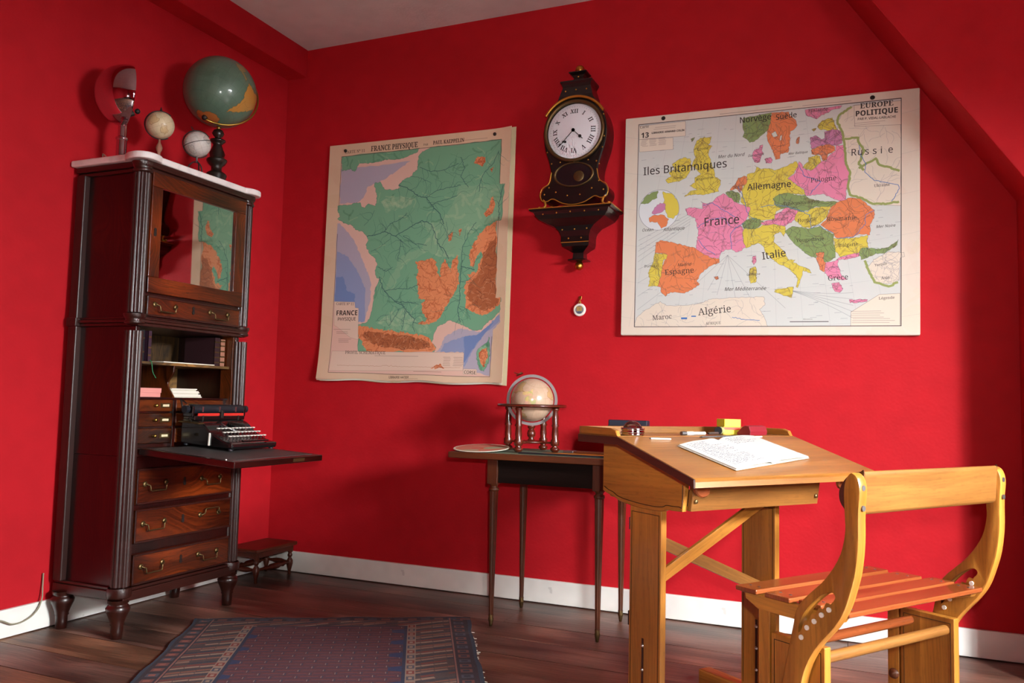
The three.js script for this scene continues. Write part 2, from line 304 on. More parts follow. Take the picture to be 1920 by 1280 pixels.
const EURO_TEXT = [
 ["Iles Britanniques", 's', 85, 266, 455, 258],
 ["Norvège", 's', 503, 71, 636, 66],
 ["Suède", 's', 653, 72, 739, 68],
 ["Allemagne", 's', 540, 366, 719, 363],
 ["Pologne", 'r', 794, 350, 895, 347],
 ["Russie", 'w', 948, 252, 1104, 252],
 ["France", 's', 358, 511, 511, 505],
 ["Italie", 's', 605, 665, 702, 653],
 ["Espagne", 'r', 192, 718, 321, 711],
 ["Maroc", 'r', 141, 916, 228, 909],
 ["Algérie", 'r', 342, 897, 482, 883],
 ["Roumanie", 'r', 858, 515, 972, 514],
 ["Grèce", 'r', 864, 761, 942, 756],
 ["EUROPE", 'E', 982, 59, 1107, 59],
 ["POLITIQUE", 'b', 964, 90, 1124, 90],
 ["PAR P. VIDAL-LABLACHE", 's', 973, 107, 1116, 111],
 ["Mer du Nord", 'i', 414, 217, 526, 215],
 ["Mer Baltique", 'i', 705, 227, 782, 225],
 ["Mer Noire", 'i', 1043, 554, 1114, 551],
 ["Océan", 'i', 85, 520, 137, 520],
 ["Atlantique", 'i', 181, 523, 275, 520],
 ["Mer Méditerranée", 'i', 450, 793, 622, 792],
 ["Tchécoslovaquie", 'r', 687, 440, 830, 436],
 ["Yougoslavie", 'r', 740, 596, 849, 593],
 ["Bulgarie", 'r', 904, 624, 978, 621],
 ["Hongrie", 'r', 745, 513, 818, 509],
 ["Ukraine", 'r', 1036, 387, 1094, 385],
 ["Finlande", 'r', 783, 54, 861, 54],
 ["Légende", 'r', 1054, 841, 1112, 838],
 ["LIBRAIRIE ARMAND COLIN", 'b', 119, 80, 267, 81],
 ["Carte", 'r', 65, 51, 107, 50],
 ["13", 'b', 71, 95, 108, 95],
 ["AFRIQUE", 'r', 374, 937, 439, 934],
 ["Asie", 'r', 1063, 760, 1095, 757],
 ["Portugal", 'r', 100, 682, 164, 679],
 ["Madrid", 'i', 247, 682, 307, 680],
 ["Paris", 'r', 446, 443, 480, 441],
 ["Ecosse", 'r', 325, 176, 376, 171],
 ["Angleterre", 'r', 321, 307, 396, 303],
 ["Irlande", 'r', 226, 293, 266, 291],
 ["Danemark", 'i', 541, 222, 607, 219],
 ["Turquie", 'r', 1039, 707, 1084, 701],
 ["Autriche", 'r', 642, 502, 708, 498],
 ["Sardaigne", 'r', 542, 731, 598, 728]];
const FRANCE_AREAS = [
 ['coast', [76,63,985,56,970,1191,70,1187]],
 ['lav', [77,128,277,128,491,119,407,167,334,206,245,233,223,287,198,308,79,312]],
 ['lav', [86,415,172,499,223,591,260,659,290,726,291,826,264,914,226,925,72,822,70,414]],
 ['blu', [77,562,138,587,216,680,261,770,265,925,229,930,75,822]],
 ['dee', [77,698,119,694,150,768,197,785,200,824,77,822]],
 ['lav', [703,1055,723,1002,791,965,837,966,883,976,928,976,991,920,1012,890,1016,931,977,971,972,1186,830,1157,825,1075,680,1076]],
 ['blu', [704,1076,725,1033,816,1002,895,992,959,940,1012,890,1014,925,928,992,871,1074,835,1147,825,1075]],
 ['dee', [825,1002,895,992,981,930,928,992,865,1074,832,1126]],
 ['green', [76,63,537,57,526,78,453,99,428,105,340,100,276,111,185,109,161,147,134,133,81,140]],
 ['green', [985,56,598,60,550,81,533,101,531,161,496,197,447,215,426,238,437,253,394,261,343,254,321,216,285,216,284,236,303,282,297,337,251,323,233,342,213,337,205,314,166,312,140,321,100,319,67,324,69,351,84,380,69,391,113,416,160,430,182,454,221,462,252,489,263,509,250,536,275,582,308,605,323,639,310,666,321,705,340,711,313,771,310,826,290,914,266,936,227,941,234,1079,669,1076,679,1055,654,1034,661,991,679,954,742,923,777,934,801,939,836,955,882,971,916,966,942,935,980,910,1011,879,1014,818,983,818,977,450,1001,447,1014,274,986,272]],
 ['pale', [547,430,667,437,734,356,775,263,981,273,1001,441,879,471,813,530,783,614,677,609,604,585,474,645,442,731,370,773,392,729,459,600,579,562,623,499]],
 ['pale', [329,931,414,883,487,862,551,916,626,949,652,991,555,981,432,964]],
 ['pale', [328,317,389,288,515,308,505,340,444,358,357,375]],
 ['orange', [540,631,595,627,630,613,655,630,670,694,683,711,686,652,707,621,728,664,740,686,743,633,771,602,778,634,775,677,790,740,769,782,748,813,715,865,694,907,660,933,607,943,571,938,624,917,598,890,583,842,606,821,570,815,561,766,551,712,561,669]],
 ['orange', [977,450,924,473,892,503,860,543,835,616,843,658,861,669,875,617,896,587,909,619,888,649,879,691,822,699,846,721,814,751,823,814,831,867,878,888,924,899,967,879,1010,849,1014,818,983,818]],
 ['brown', [908,598,977,518,983,818,1009,823,988,859,923,878,876,857,828,804,842,752,901,681]],
 ['orange', [950,329,963,361,949,412,916,426,904,409,935,369,937,338]],
 ['orange', [860,126,901,135,902,156,886,181,868,169,839,156]],
 ['orange', [927,195,949,187,939,212]],
 ['orange', [719,504,744,490,738,532,720,536]],
 ['orange', [776,481,793,477,777,513]],
 ['orange', [225,947,267,952,331,964,407,969,482,980,556,991,629,1002,667,1044,679,1060,657,1074,288,1077,260,1046,231,991]],
 ['brown', [268,975,332,980,433,991,557,1007,630,1023,650,1055,560,1066,375,1056,311,1035,257,1002]],
 ['green', [957,1002,963,1053,963,1114,938,1166,915,1156,895,1105,899,1064,931,1038,947,1028]],
 ['orange', [948,1053,954,1104,936,1145,919,1125,905,1079,932,1058]],
 ['paper', [77,822,199,827,204,856,224,858,230,1019,183,1008,97,952,81,946]],
 ['paper', [79,1078,830,1079,830,1164,73,1179]],
 ['orange', [659,1157,678,1144,690,1137,698,1140,707,1132,719,1144,734,1156]],
 ['paper', [832,1155,901,1156,902,1181,832,1180]]];
const FRANCE_RIVERS = [
 [3, [426,238,462,249,500,269,539,299,588,313,615,348,665,394,692,450]],
 [3, [252,491,301,488,357,472,421,498,475,470,523,445,565,426,620,445,647,501,662,544,699,578,725,622]],
 [3, [337,700,355,739,370,773,436,828,486,851,526,895,551,916]],
 [3, [867,680,797,662,792,740,795,824,786,877,801,934]],
 [2, [797,662,798,572,834,489,866,449]],
 [3, [989,441,984,373,1004,280]],
 [2, [357,472,386,432,447,413,483,383]],
 [2, [421,498,454,524,447,578,441,621]],
 [2, [465,497,529,538,602,552]],
 [2, [370,773,444,763,506,765,565,745]],
 [2, [436,828,510,830,571,842]],
 [2, [324,650,376,674,412,653]],
 [2, [768,123,794,179,773,220,817,276]],
 [2, [973,110,942,171,899,209,878,249,875,302]],
 [2, [615,348,685,331,755,315]],
 [2, [588,313,635,284,717,269,775,263]],
 [2, [543,157,605,184,677,179,758,154]],
 [2, [406,948,451,883,462,861]],
 [2, [481,970,490,916,500,873]],
 [2, [555,981,541,938,551,916]],
 [1, [329,925,365,898,402,893]],
 [1, [720,526,693,460,667,437]],
 [1, [484,601,468,546,453,513]],
 [1, [280,571,330,551,391,509]],
 [1, [686,556,719,504,703,439]],
 [1, [795,824,749,834,716,876]],
 [1, [790,740,835,731,868,701]],
 [1, [233,434,269,403,292,359]],
 [1, [496,197,558,213,608,239]],
 [1, [857,919,831,867,796,856]]];
const FRANCE_TEXT = [
 ["CARTE Nº 11", 'r', 95, 49, 218, 49],
 ["FRANCE PHYSIQUE", 'B', 252, 50, 527, 52],
 ["PAR", 'r', 558, 47, 585, 48],
 ["PAUL KAEPPELIN", 'B', 612, 47, 784, 48],
 ["CARTE Nº 11", 'r', 87, 840, 195, 843],
 ["FRANCE", 'b', 89, 894, 220, 894],
 ["PHYSIQUE", 's', 100, 923, 211, 921],
 ["CORSE", 's', 836, 1177, 897, 1179],
 ["LIBRAIRIE HATIER", 's', 422, 1207, 539, 1207],
 ["PROFIL SCHÉMATIQUE", 'r', 159, 1091, 396, 1091]];
// ---------------------------------------------------------------- wall maps
const poly = (g, p) => { g.beginPath(); for (let i = 0; i < p.length; i += 2) i ? g.lineTo(p[i], p[i + 1]) : g.moveTo(p[i], p[i + 1]); };
function rough(p, amp, r, closed = true) {               // a drawn coast: every edge broken up
  const out = []; const n = p.length / 2;
  for (let i = 0; i < (closed ? n : n - 1); i++) {
    const x0 = p[2 * i], y0 = p[2 * i + 1], j = (i + 1) % n, x1 = p[2 * j], y1 = p[2 * j + 1], L = Math.hypot(x1 - x0, y1 - y0), k = Math.max(1, Math.min(8, L / 7 | 0));
    for (let s = 0; s < k; s++) { const t = s / k, a = s ? Math.min(amp, L * 0.2) : amp * 0.3; out.push(x0 + (x1 - x0) * t + (r() - 0.5) * a, y0 + (y1 - y0) * t + (r() - 0.5) * a); }
  }
  if (!closed) out.push(p[p.length - 2], p[p.length - 1]);
  return out;
}
const FONTS = { s: 'sans-serif', b: 'bold sans-serif', r: 'serif', B: 'bold serif', E: 'bold serif', i: 'italic sans-serif', w: 'sans-serif' };
function fitText(g, [t, f, x0, y0, x1, y1], color) {
  const L = Math.hypot(x1 - x0, y1 - y0), st = FONTS[f], face = (px) => (st.includes(' ') ? st.split(' ')[0] + ' ' + px + 'px ' + st.split(' ')[1] : px + 'px ' + st);
  g.save(); g.translate(x0, y0); g.rotate(Math.atan2(y1 - y0, x1 - x0)); g.fillStyle = color;
  if (f === 'w') { g.font = face(38); const n = t.length; for (let i = 0; i < n; i++) g.fillText(t[i], i * (L - 14) / (n - 1) - (i ? 4 : 0), 0); } else { g.font = face(40); const w = g.measureText(t).width; g.font = face(40 * L / w); g.scale(1, f === 'B' ? 1.35 : 1); g.fillText(t, 0, 0); if ('BbsR'.includes(f)) g.fillText(t, 0.4, 0); }
  g.restore();
}
function agedPaper(g, w, h, base, r, spots) {
  g.fillStyle = base; g.fillRect(0, 0, w, h);
  for (let i = 0; i < spots; i++) { g.fillStyle = 'rgba(' + (150 + r() * 40 | 0) + ',' + (110 + r() * 40 | 0) + ',70,' + (0.012 + r() * 0.03) + ')'; g.beginPath(); g.ellipse(r() * w, r() * h, 8 + r() * 70, 6 + r() * 50, r() * 3, 0, 7); g.fill(); }
}
function scribble(g, p, n, r, color, lw, len) {          // roads, rails and rivers inside an area
  let x0 = 1e9, x1 = -1e9, y0 = 1e9, y1 = -1e9; for (let i = 0; i < p.length; i += 2) { x0 = Math.min(x0, p[i]); x1 = Math.max(x1, p[i]); y0 = Math.min(y0, p[i + 1]); y1 = Math.max(y1, p[i + 1]); }
  g.save(); poly(g, p); g.clip(); g.strokeStyle = color; g.lineWidth = lw;
  for (let i = 0; i < n; i++) { let x = x0 + r() * (x1 - x0), y = y0 + r() * (y1 - y0), a = r() * 6.3; g.beginPath(); g.moveTo(x, y); for (let k = 0; k < 7; k++) { a += (r() - 0.5) * 1.1; x += Math.cos(a) * len; y += Math.sin(a) * len; g.lineTo(x, y); } g.stroke(); }
  g.restore();
}
const europeTex = canvasTex(1680, 1372, (g) => {
  const r = rngOf(1313), C = { sea: '#c6cbc8', cream: '#d6cdbd', paper: '#d8cfbf', green: '#7c9359', orange: '#d67c4e', pink: '#da82a2', yellow: '#cfbf49', mauve: '#be7ba2' };
  g.scale(1.4, 1.4); agedPaper(g, 1200, 980, '#d8cebf', r, 140);
  for (const [c, p] of EURO_AREAS) {
    const land = !['sea', 'cream', 'paper'].includes(c), q = land || c === 'cream' ? rough(p, 5, r) : p;
    poly(g, q); g.closePath(); g.fillStyle = C[c]; g.fill();
    if (land) { g.save(); poly(g, q); g.closePath(); g.clip(); for (let i = 0; i < 10; i++) { g.fillStyle = 'rgba(110,80,60,0.05)'; g.beginPath(); const k = (r() * p.length / 2 | 0) * 2; g.ellipse(p[k] + (r() - 0.5) * 60, p[k + 1] + (r() - 0.5) * 60, 10 + r() * 30, 5 + r() * 14, r() * 3, 0, 7); g.fill(); } g.restore(); scribble(g, q, Math.max(2, p.length * 1.1 | 0), r, 'rgba(50,38,46,0.62)', 1, 9); scribble(g, q, p.length * 0.5 | 0, r, 'rgba(70,90,130,0.5)', 1, 7); scribble(g, q, p.length * 0.35 | 0, r, 'rgba(90,60,50,0.16)', 7, 7); }
    if (c === 'cream') scribble(g, q, 60, r, 'rgba(90,95,110,0.5)', 0.8, 10);
    g.strokeStyle = c === 'paper' || c === 'sea' ? 'rgba(60,50,50,0.75)' : 'rgba(60,60,70,0.65)'; g.lineWidth = 0.9; poly(g, q); g.closePath(); g.stroke();
    if (c === 'sea' && p[0] < 70) {                       // graticule and shipping lines on the sea
      g.strokeStyle = 'rgba(120,130,140,0.35)'; g.lineWidth = 0.8;
      for (let k = 0; k < 6; k++) { g.beginPath(); g.arc(600, -2600, 2750 + k * 160, 1.3, 1.85); g.stroke(); }
      for (let k = -5; k <= 5; k++) { g.beginPath(); g.moveTo(560 + k * 70, 36); g.lineTo(560 + k * 105, 945); g.stroke(); }
      g.strokeStyle = 'rgba(90,100,110,0.6)'; g.lineWidth = 1;
      for (const [a, b] of [[380, 790], [420, 810], [500, 840], [560, 830], [330, 760], [700, 870]]) { g.beginPath(); g.moveTo(462, 640); g.lineTo(a, b); g.stroke(); }
      for (let k = 0; k < 5; k++) { g.beginPath(); g.moveTo(70, 560 + k * 24); g.lineTo(300, 450 + k * 12); g.stroke(); g.beginPath(); g.moveTo(72, 690 + k * 60); g.lineTo(180, 640 + k * 50); g.stroke(); }
      for (let k = 0; k < 5; k++) { g.beginPath(); g.moveTo(712, 795); g.quadraticCurveTo(850, 820 + k * 6, 960, 810 + k * 26); g.stroke(); }
      g.strokeStyle = 'rgba(70,80,100,0.55)'; for (let k = 0; k < 260; k++) { const x = 75 + r() * 1040, y = 60 + r() * 860; g.beginPath(); g.moveTo(x, y); g.lineTo(x + 8 + r() * 22, y - 1); g.stroke(); }
    }
  }
  for (const [c, p] of EURO_LINES) { g.strokeStyle = c === 'olive' ? '#8c9a58' : '#4a6fae'; g.lineWidth = c === 'olive' ? 9 : 2.2; g.lineJoin = 'round'; poly(g, rough(p, 5, r, false)); g.stroke(); }
  // round inset of the old world
  g.save(); g.beginPath(); g.arc(160, 427, 90, 0, 7); g.fillStyle = '#d3dade'; g.fill(); g.clip();
  const blob = (c, p) => { poly(g, rough(p, 8, r)); g.closePath(); g.fillStyle = C[c]; g.fill(); g.strokeStyle = 'rgba(60,60,70,0.6)'; g.lineWidth = 0.9; g.stroke(); };
  blob('green', [78, 395, 95, 365, 125, 348, 155, 342, 150, 372, 130, 380, 110, 396]); blob('yellow', [176, 345, 220, 360, 248, 400, 250, 440, 225, 470, 200, 462, 190, 430, 182, 390]);
  blob('mauve', [128, 440, 140, 415, 165, 396, 188, 400, 190, 425, 165, 440, 140, 448]); blob('orange', [115, 460, 145, 448, 185, 452, 205, 470, 195, 500, 172, 512, 155, 480, 120, 480]);
  g.restore(); g.strokeStyle = '#8b9096'; g.lineWidth = 2; g.beginPath(); g.arc(160, 427, 90, 0, 7); g.stroke();
  g.strokeStyle = '#3a3230'; g.lineWidth = 2.4; g.strokeRect(60, 33, 1075, 912);
  for (const t of EURO_TEXT) fitText(g, t, '#2b2523');
  g.fillStyle = 'rgba(50,45,45,0.75)'; g.font = '7px serif';
  g.fillRect(718, 925, 150, 3.2); g.fillText('Kilomètres', 770, 918);
  for (const [x, y, w, n] of [[950, 885, 150, 4], [950, 915, 160, 3], [128, 52, 120, 2], [70, 100, 30, 7], [108, 100, 32, 7], [150, 100, 36, 7], [960, 118, 130, 2]]) for (let k = 0; k < n; k++) { g.fillStyle = 'rgba(90,70,70,0.45)'; g.fillRect(x + r() * 8, y + k * (n > 5 ? 5.4 : 8), w * (0.7 + 0.3 * r()), 1.6); }
  g.fillStyle = 'rgba(90,70,70,0.5)'; g.fillRect(420, 21, 300, 2); g.fillRect(760, 22, 190, 1.8);
  g.fillStyle = '#3f6fb0'; g.fillRect(268, 905, 26, 8); g.fillRect(312, 898, 20, 5);
});
const franceTex = canvasTex(1248, 1464, (g) => {
  const r = rngOf(77), C = { coast: '#dcb6a6', lav: '#aea6b6', blu: '#8b97bb', dee: '#6f86b6', green: '#72a886', pale: '#9dbb98', orange: '#dc8a5c', brown: '#a85f38', paper: '#dcc3b0' };
  g.scale(1.2, 1.2); agedPaper(g, 1040, 1220, '#d9bd9f', r, 160);
  for (const [c, p] of FRANCE_AREAS) {
    const q = ['paper', 'coast'].includes(c) ? p : rough(p, ['orange', 'brown', 'pale'].includes(c) ? 14 : 7, r);
    poly(g, q); g.closePath(); g.fillStyle = C[c]; if (c === 'pale') g.globalAlpha = 0.3; g.fill(); g.globalAlpha = 1;
    if (c === 'green') { g.strokeStyle = 'rgba(60,90,80,0.8)'; g.lineWidth = 1; g.stroke(); scribble(g, q, p.length * 0.7 | 0, r, 'rgba(50,110,85,0.5)', 1.1, 11); scribble(g, q, p.length * 0.5 | 0, r, 'rgba(170,195,150,0.35)', 6, 8); scribble(g, q, p.length * 0.6 | 0, r, 'rgba(45,95,70,0.22)', 9, 9); }
    if (c === 'orange') { scribble(g, q, p.length, r, 'rgba(185,95,55,0.5)', 7, 6); scribble(g, q, p.length * 3, r, 'rgba(140,62,30,0.5)', 1.5, 5); scribble(g, q, p.length, r, 'rgba(240,170,130,0.5)', 2, 4); }
    if (c === 'brown') { scribble(g, q, p.length * 6, r, 'rgba(90,40,20,0.5)', 1.8, 5); scribble(g, q, p.length * 4, r, 'rgba(235,190,160,0.55)', 1.4, 4); }
    if (c === 'pale') { scribble(g, q, p.length * 2, r, 'rgba(175,196,160,0.28)', 14, 9); scribble(g, q, p.length, r, 'rgba(70,120,90,0.35)', 1.2, 8); }
    if (c === 'paper') { g.strokeStyle = 'rgba(90,70,60,0.6)'; g.lineWidth = 0.8; g.stroke(); }
  }
  for (const [w, p] of FRANCE_RIVERS) for (let i = 0; i + 3 < p.length; i += 2) for (let n = 0; n < (w > 1 ? 2 : 1); n++) {   // tributaries
    const t = r(); let x = p[i] + (p[i + 2] - p[i]) * t, y = p[i + 1] + (p[i + 3] - p[i + 1]) * t, a = Math.atan2(p[i + 3] - p[i + 1], p[i + 2] - p[i]) + (r() < 0.5 ? 1 : -1) * (0.7 + 0.6 * r());
    g.strokeStyle = 'rgba(38,80,84,0.7)'; for (let k = 0; k < 11; k++) { g.lineWidth = 1.7 - k * 0.11; g.beginPath(); g.moveTo(x, y); a += (r() - 0.5) * 1.0; x += Math.cos(a) * 8; y += Math.sin(a) * 8; g.lineTo(x, y); g.stroke(); }
  }
  for (const [w, p] of FRANCE_RIVERS) { g.strokeStyle = 'rgba(38,72,84,0.85)'; g.lineWidth = 0.7 + w * 0.75; poly(g, rough(p, 6, r, false)); g.stroke(); }
  g.strokeStyle = '#4a3a32'; g.lineWidth = 2; poly(g, [76, 64, 985, 56, 984, 268]); g.stroke(); poly(g, [76, 64, 74, 345]); g.stroke(); poly(g, [73, 470, 70, 1187, 970, 1191, 972, 1000]); g.stroke(); poly(g, [984, 430, 982, 800]); g.stroke();
  g.strokeStyle = 'rgba(150,90,60,0.7)'; g.lineWidth = 1.2; g.beginPath(); g.moveTo(120, 1152); for (let x = 120; x < 820; x += 8) g.lineTo(x, 1152 - r() * 3 - (x > 380 && x < 470 ? 5 * r() : 0)); g.stroke();
  for (const t of FRANCE_TEXT) fitText(g, t, '#3b2a24');
  for (const [x, y, w, n] of [[75, 965, 118, 1], [95, 978, 90, 2], [110, 1015, 80, 3], [720, 1100, 40, 6], [775, 1100, 60, 6], [330, 1098, 300, 1], [560, 1172, 160, 1], [780, 40, 140, 1], [510, 1210, 100, 1]]) for (let k = 0; k < n; k++) { g.fillStyle = 'rgba(90,60,50,0.45)'; g.fillRect(x + r() * 5, y + k * 8, w * (0.75 + 0.25 * r()), 2); }
});
{
  const e = thing('europe_map', 'large printed wall map titled EUROPE POLITIQUE on a thick board', 'map', [2.526, 1.7023, 0]); e.rotation.z = -0.0104;
  const w = 1.2, h = 0.9872;
  part('backing_board', wuv(bx(w, h, 0.028, 0, 0, 0.0145, 0.006)), M({ color: hex('#d8ccb9'), roughness: 0.85 }), e);
  part('printed_sheet', new THREE.BoxGeometry(w - 0.006, h - 0.006, 0.001).translate(0, 0, 0.0292), M({ map: europeTex, roughness: 0.75 }), e, 'coloured political map of Europe with French lettering');
  for (const [x, y] of [[174.1, 17.6], [1027, 22.2]]) { const n = part('eyelet', new THREE.TorusGeometry(0.0068, 0.0026, 8, 16).translate(x / 1000 - 0.6, 0.4936 - y / 1000 * 1.0, 0.031), mat.iron, e, 'dark metal eyelet'); part('nail', ball(0.0055, x / 1000 - 0.6, 0.4936 - y / 1000, 0.032, 10), mat.iron, n); }
}
{
  const f = thing('france_map', 'tall faded relief map titled FRANCE PHYSIQUE with curling paper edges', 'map', [0.831, 1.6187, 0]); f.rotation.z = -0.0132;
  const w = 1.0608, h = 1.238;
  const sheet = (dx, dy, lift, grow, curl) => {           // a sheet of card with a thickness, its lower and right edges lifting off the wall
    const g = new THREE.BoxGeometry(w + grow, h + grow, 0.0025, 24, 30, 1), p = g.attributes.position;
    for (let i = 0; i < p.count; i++) {
      const u = p.getX(i) / (w / 2), v = p.getY(i) / (h / 2);
      const edge = curl * (Math.pow(Math.max(0, -v - 0.55) / 0.45, 2) * (0.6 + 0.4 * Math.sin(u * 5 + dx * 90)) + 0.8 * Math.pow(Math.max(0, u - 0.75) / 0.25, 2));
      p.setZ(i, p.getZ(i) + lift + edge); p.setX(i, p.getX(i) + dx); p.setY(i, p.getY(i) + dy + (v < -0.98 ? 0.004 * Math.sin(u * 9 + dx * 60) : 0));
    }
    g.computeVertexNormals(); return g;
  };
  part('under_sheet', sheet(0.013, -0.004, 0.004, 0.008, 0.012), mat.paperAged, f, 'yellowed sheet showing behind the edge');
  part('under_sheet', sheet(-0.004, -0.007, 0.008, 0.0, 0.018), mat.card, f);
  part('printed_sheet', sheet(0, 0, 0.014, 0, 0.022), M({ map: franceTex, roughness: 0.8 }), f, 'green and orange relief map of France');
  for (const [x, y] of [[101, 35], [948, 27]]) part('nail', ball(0.009, x / 1040 * w - w / 2, h / 2 - y / 1220 * h, 0.019, 10), mat.iron, f, 'dark nail head');
}
// ---------------------------------------------------------------- tall secretary cabinet
const CZ = 0.985;                                         // centre of the cabinet along the left wall
const SEC = V(0, 0, CZ);
function reeded(r, h, n = 12, depth = 0.0042) { const pts = []; for (let i = 0; i < n * 6; i++) { const a = i / (n * 6) * Math.PI * 2; const k = r - depth + depth * Math.abs(Math.sin(a * n / 2)) * 1.0; pts.push([Math.cos(a) * k, Math.sin(a) * k]); } const g = ext(pts, h); g.rotateX(-Math.PI / 2); return g; }
function bailHandle(w, drop, up = false) {                // rosettes and a squared bail, facing +x, width along z
  const s = up ? 1 : -1, g = [];
  for (const k of [-1, 1]) { g.push(lathe([[0, 0.004], [0.004, 0.0055], [0.009, 0.004], [0.011, 0.001], [0.0115, 0]], 14).rotateZ(-Math.PI / 2).translate(0.002, 0, k * w / 2)); g.push(ball(0.0045, 0.009, 0, k * w / 2, 8)); }
  g.push(tube([[0.01, 0, -w / 2], [0.014, s * 0.002, -w / 2 + 0.004], [0.016, s * 0.006, -w / 2 + 0.012], [0.017, s * drop * 0.6, -w / 2 + 0.014], [0.017, s * drop, -w / 2 + 0.018], [0.017, s * drop, 0], [0.017, s * drop, w / 2 - 0.018], [0.017, s * drop * 0.6, w / 2 - 0.014], [0.016, s * 0.006, w / 2 - 0.012], [0.014, s * 0.002, w / 2 - 0.004], [0.01, 0, w / 2]], 0.0028, 48, 6));
  return merge(g);
}
const bailDown = bailHandle(0.105, 0.026), bailUp = bailHandle(0.105, 0.024, true);
const escutcheon = ext(smooth([[0, 0.016], [0.006, 0.01], [0.005, 0], [0.007, -0.012], [0, -0.018], [-0.007, -0.012], [-0.005, 0], [-0.006, 0.01]], 32, true), 0.003).rotateY(Math.PI / 2);
const keySlot = merge([cyl(0.0022, 0.0022, 0.0015, 0, 0, 0, 8).rotateZ(Math.PI / 2).translate(0, 0.002, 0), bx(0.0015, 0.009, 0.002, 0, -0.003, 0, 0)]);
function put(name, g, m, parent, x, y, z, label) { const o = part(name, g, m, parent, label); o.position.set(x, y, z); return o; }
{
  const c = thing('secretary_cabinet', 'tall narrow mahogany secretary cabinet with reeded corner columns and open writing flap', 'cabinet', [0, 0, CZ]);
  const FX = 0.385, HW = 0.262;
  // lower chest
  part('lower_carcass', wuv(box2(0.02, FX - 0.012, 0.165, 0.668, -0.282, 0.282, 0.003), 'y'), mat.mahogany, c, 'dark mahogany chest section');
  part('base_moulding', [[0.135, 0.17, 0.012], [0.17, 0.182, 0.006]].map(([a, b, k]) => wuv(box2(0.02, FX + k - 0.004, a, b, -0.286 - k, 0.286 + k, 0.003), 'z')), mat.mahoganyDark, c);
  // upper case behind the mirror door
  part('upper_carcass', wuv(box2(0.02, FX - 0.012, 1.19, 1.775, -0.282, 0.282, 0.003), 'y'), mat.mahogany, c, 'dark mahogany case behind the mirror door');
  part('waist_moulding', [[1.165, 1.178, 0.004], [1.178, 1.19, 0.012], [1.19, 1.2, 0.004]].map(([a, b, k]) => wuv(box2(0.02, FX + k, a, b, -0.29 - k, 0.29 + k, 0.003), 'z')), mat.mahoganyDark, c);
  part('cornice', [[1.765, 1.78, 0.004], [1.78, 1.803, 0.016]].map(([a, b, k]) => wuv(box2(0.02, FX + k, a, b, -0.29 - k, 0.29 + k, 0.004), 'z')), mat.mahoganyDark, c);
  // open middle: sides, back, floor, ceiling
  for (const s of [-1, 1]) part('side_panel', wuv(box2(0.02, FX - 0.02, 0.668, 1.165, s > 0 ? HW : -0.282, s > 0 ? 0.282 : -HW, 0.002), 'y'), mat.mahogany, c);
  part('back_panel', wuv(box2(0.02, 0.035, 0.668, 1.165, -HW, HW, 0), 'y'), mat.interior, c, 'pale brown inner back');
  part('shelf', wuv(box2(0.035, 0.345, 1.022, 1.034, -HW, HW, 0.002), 'z'), mat.interior, c, 'thin shelf carrying the bound books');
  part('writing_bed', wuv(box2(0.035, FX - 0.004, 0.668, 0.697, -HW, HW, 0.002), 'z'), mat.mahoganyDark, c);
  const dv = smooth([[0.345, 1.022], [0.34, 0.99], [0.315, 0.955], [0.325, 0.925], [0.345, 0.9], [0.345, 0.894]], 20);
  part('divider', wuv(ext([...dv, [0.04, 0.894], [0.04, 1.022]], 0.008, 0.001).translate(0, 0, 0.055), 'y'), mat.insideDrawer, c, 'upright divider with an S curved edge');
  part('drawer_block', [wuv(box2(0.035, 0.318, 0.697, 0.712, -HW, HW, 0.001), 'z'), wuv(box2(0.035, 0.345, 0.886, 0.894, -HW, HW, 0.001), 'z'), wuv(box2(0.035, 0.34, 0.697, 0.89, 0.036, 0.052, 0.001), 'y'), wuv(box2(0.035, 0.335, 0.697, 0.89, -HW, -HW + 0.03, 0.001), 'y'), wuv(box2(0.035, 0.33, 0.772, 0.778, -HW, HW, 0), 'z'), wuv(box2(0.035, 0.33, 0.832, 0.838, -HW, HW, 0), 'z')], mat.mahogany, c);
  part('jamb', wuv(box2(0.3, 0.362, 0.697, 1.165, -HW, -HW + 0.012, 0.001), 'y'), mat.insideDrawer, c, 'reddish upright inside the right edge');
  for (const [z0, z1, kz, pz] of [[0.053, HW - 0.002, 0.148, 0.092], [-HW + 0.031, 0.035, -0.125, -0.055]]) for (const [y0, y1] of [[0.713, 0.771], [0.779, 0.831], [0.839, 0.885]]) {
    const d = part('small_drawer', wuv(box2(0.2, 0.339, y0, y1, z0, z1, 0.002), 'z'), mat.insideDrawer, c), y = (y0 + y1) / 2;
    put('knob', lathe([[0, 0.018], [0.006, 0.016], [0.0075, 0.011], [0.005, 0.006], [0.003, 0.003], [0.005, 0]], 12).rotateZ(-Math.PI / 2), mat.brass, d, 0.339, y, kz, 'round brass knob');
    const l = put('label_holder', bx(0.003, 0.019, 0.05, 0, 0, 0, 0.001), mat.oldBrass, d, 0.3405, y, pz, 'brass label frame'); put('label_card', bx(0.002, 0.009, 0.032, 0.0012, 0, 0, 0), mat.paperAged, l, 0, 0, 0, 'cream paper label');
  }
  // fall front, let down
  const flap = part('writing_flap', wuv(box2(0, 0.462, -0.024, 0, -HW + 0.002, HW - 0.002, 0.003), 'z'), mat.mahogany, c, 'let down writing flap with worn edges'); flap.position.set(0.392, 0.7, 0); flap.rotation.z = -0.062;
  part('leather_panel', box2(0.02, 0.43, -0.002, 0.0012, -HW + 0.03, HW - 0.03, 0), mat.leather, flap, 'dark grey writing leather');
  part('lock_plate', [box2(0.459, 0.4635, -0.018, -0.006, -0.14, -0.07, 0)], mat.oldBrass, flap, 'brass lock plate in the flap edge');
  part('stud', ball(0.0035, 0.4, 0.0, 0.235, 8), mat.paintWhite, flap);
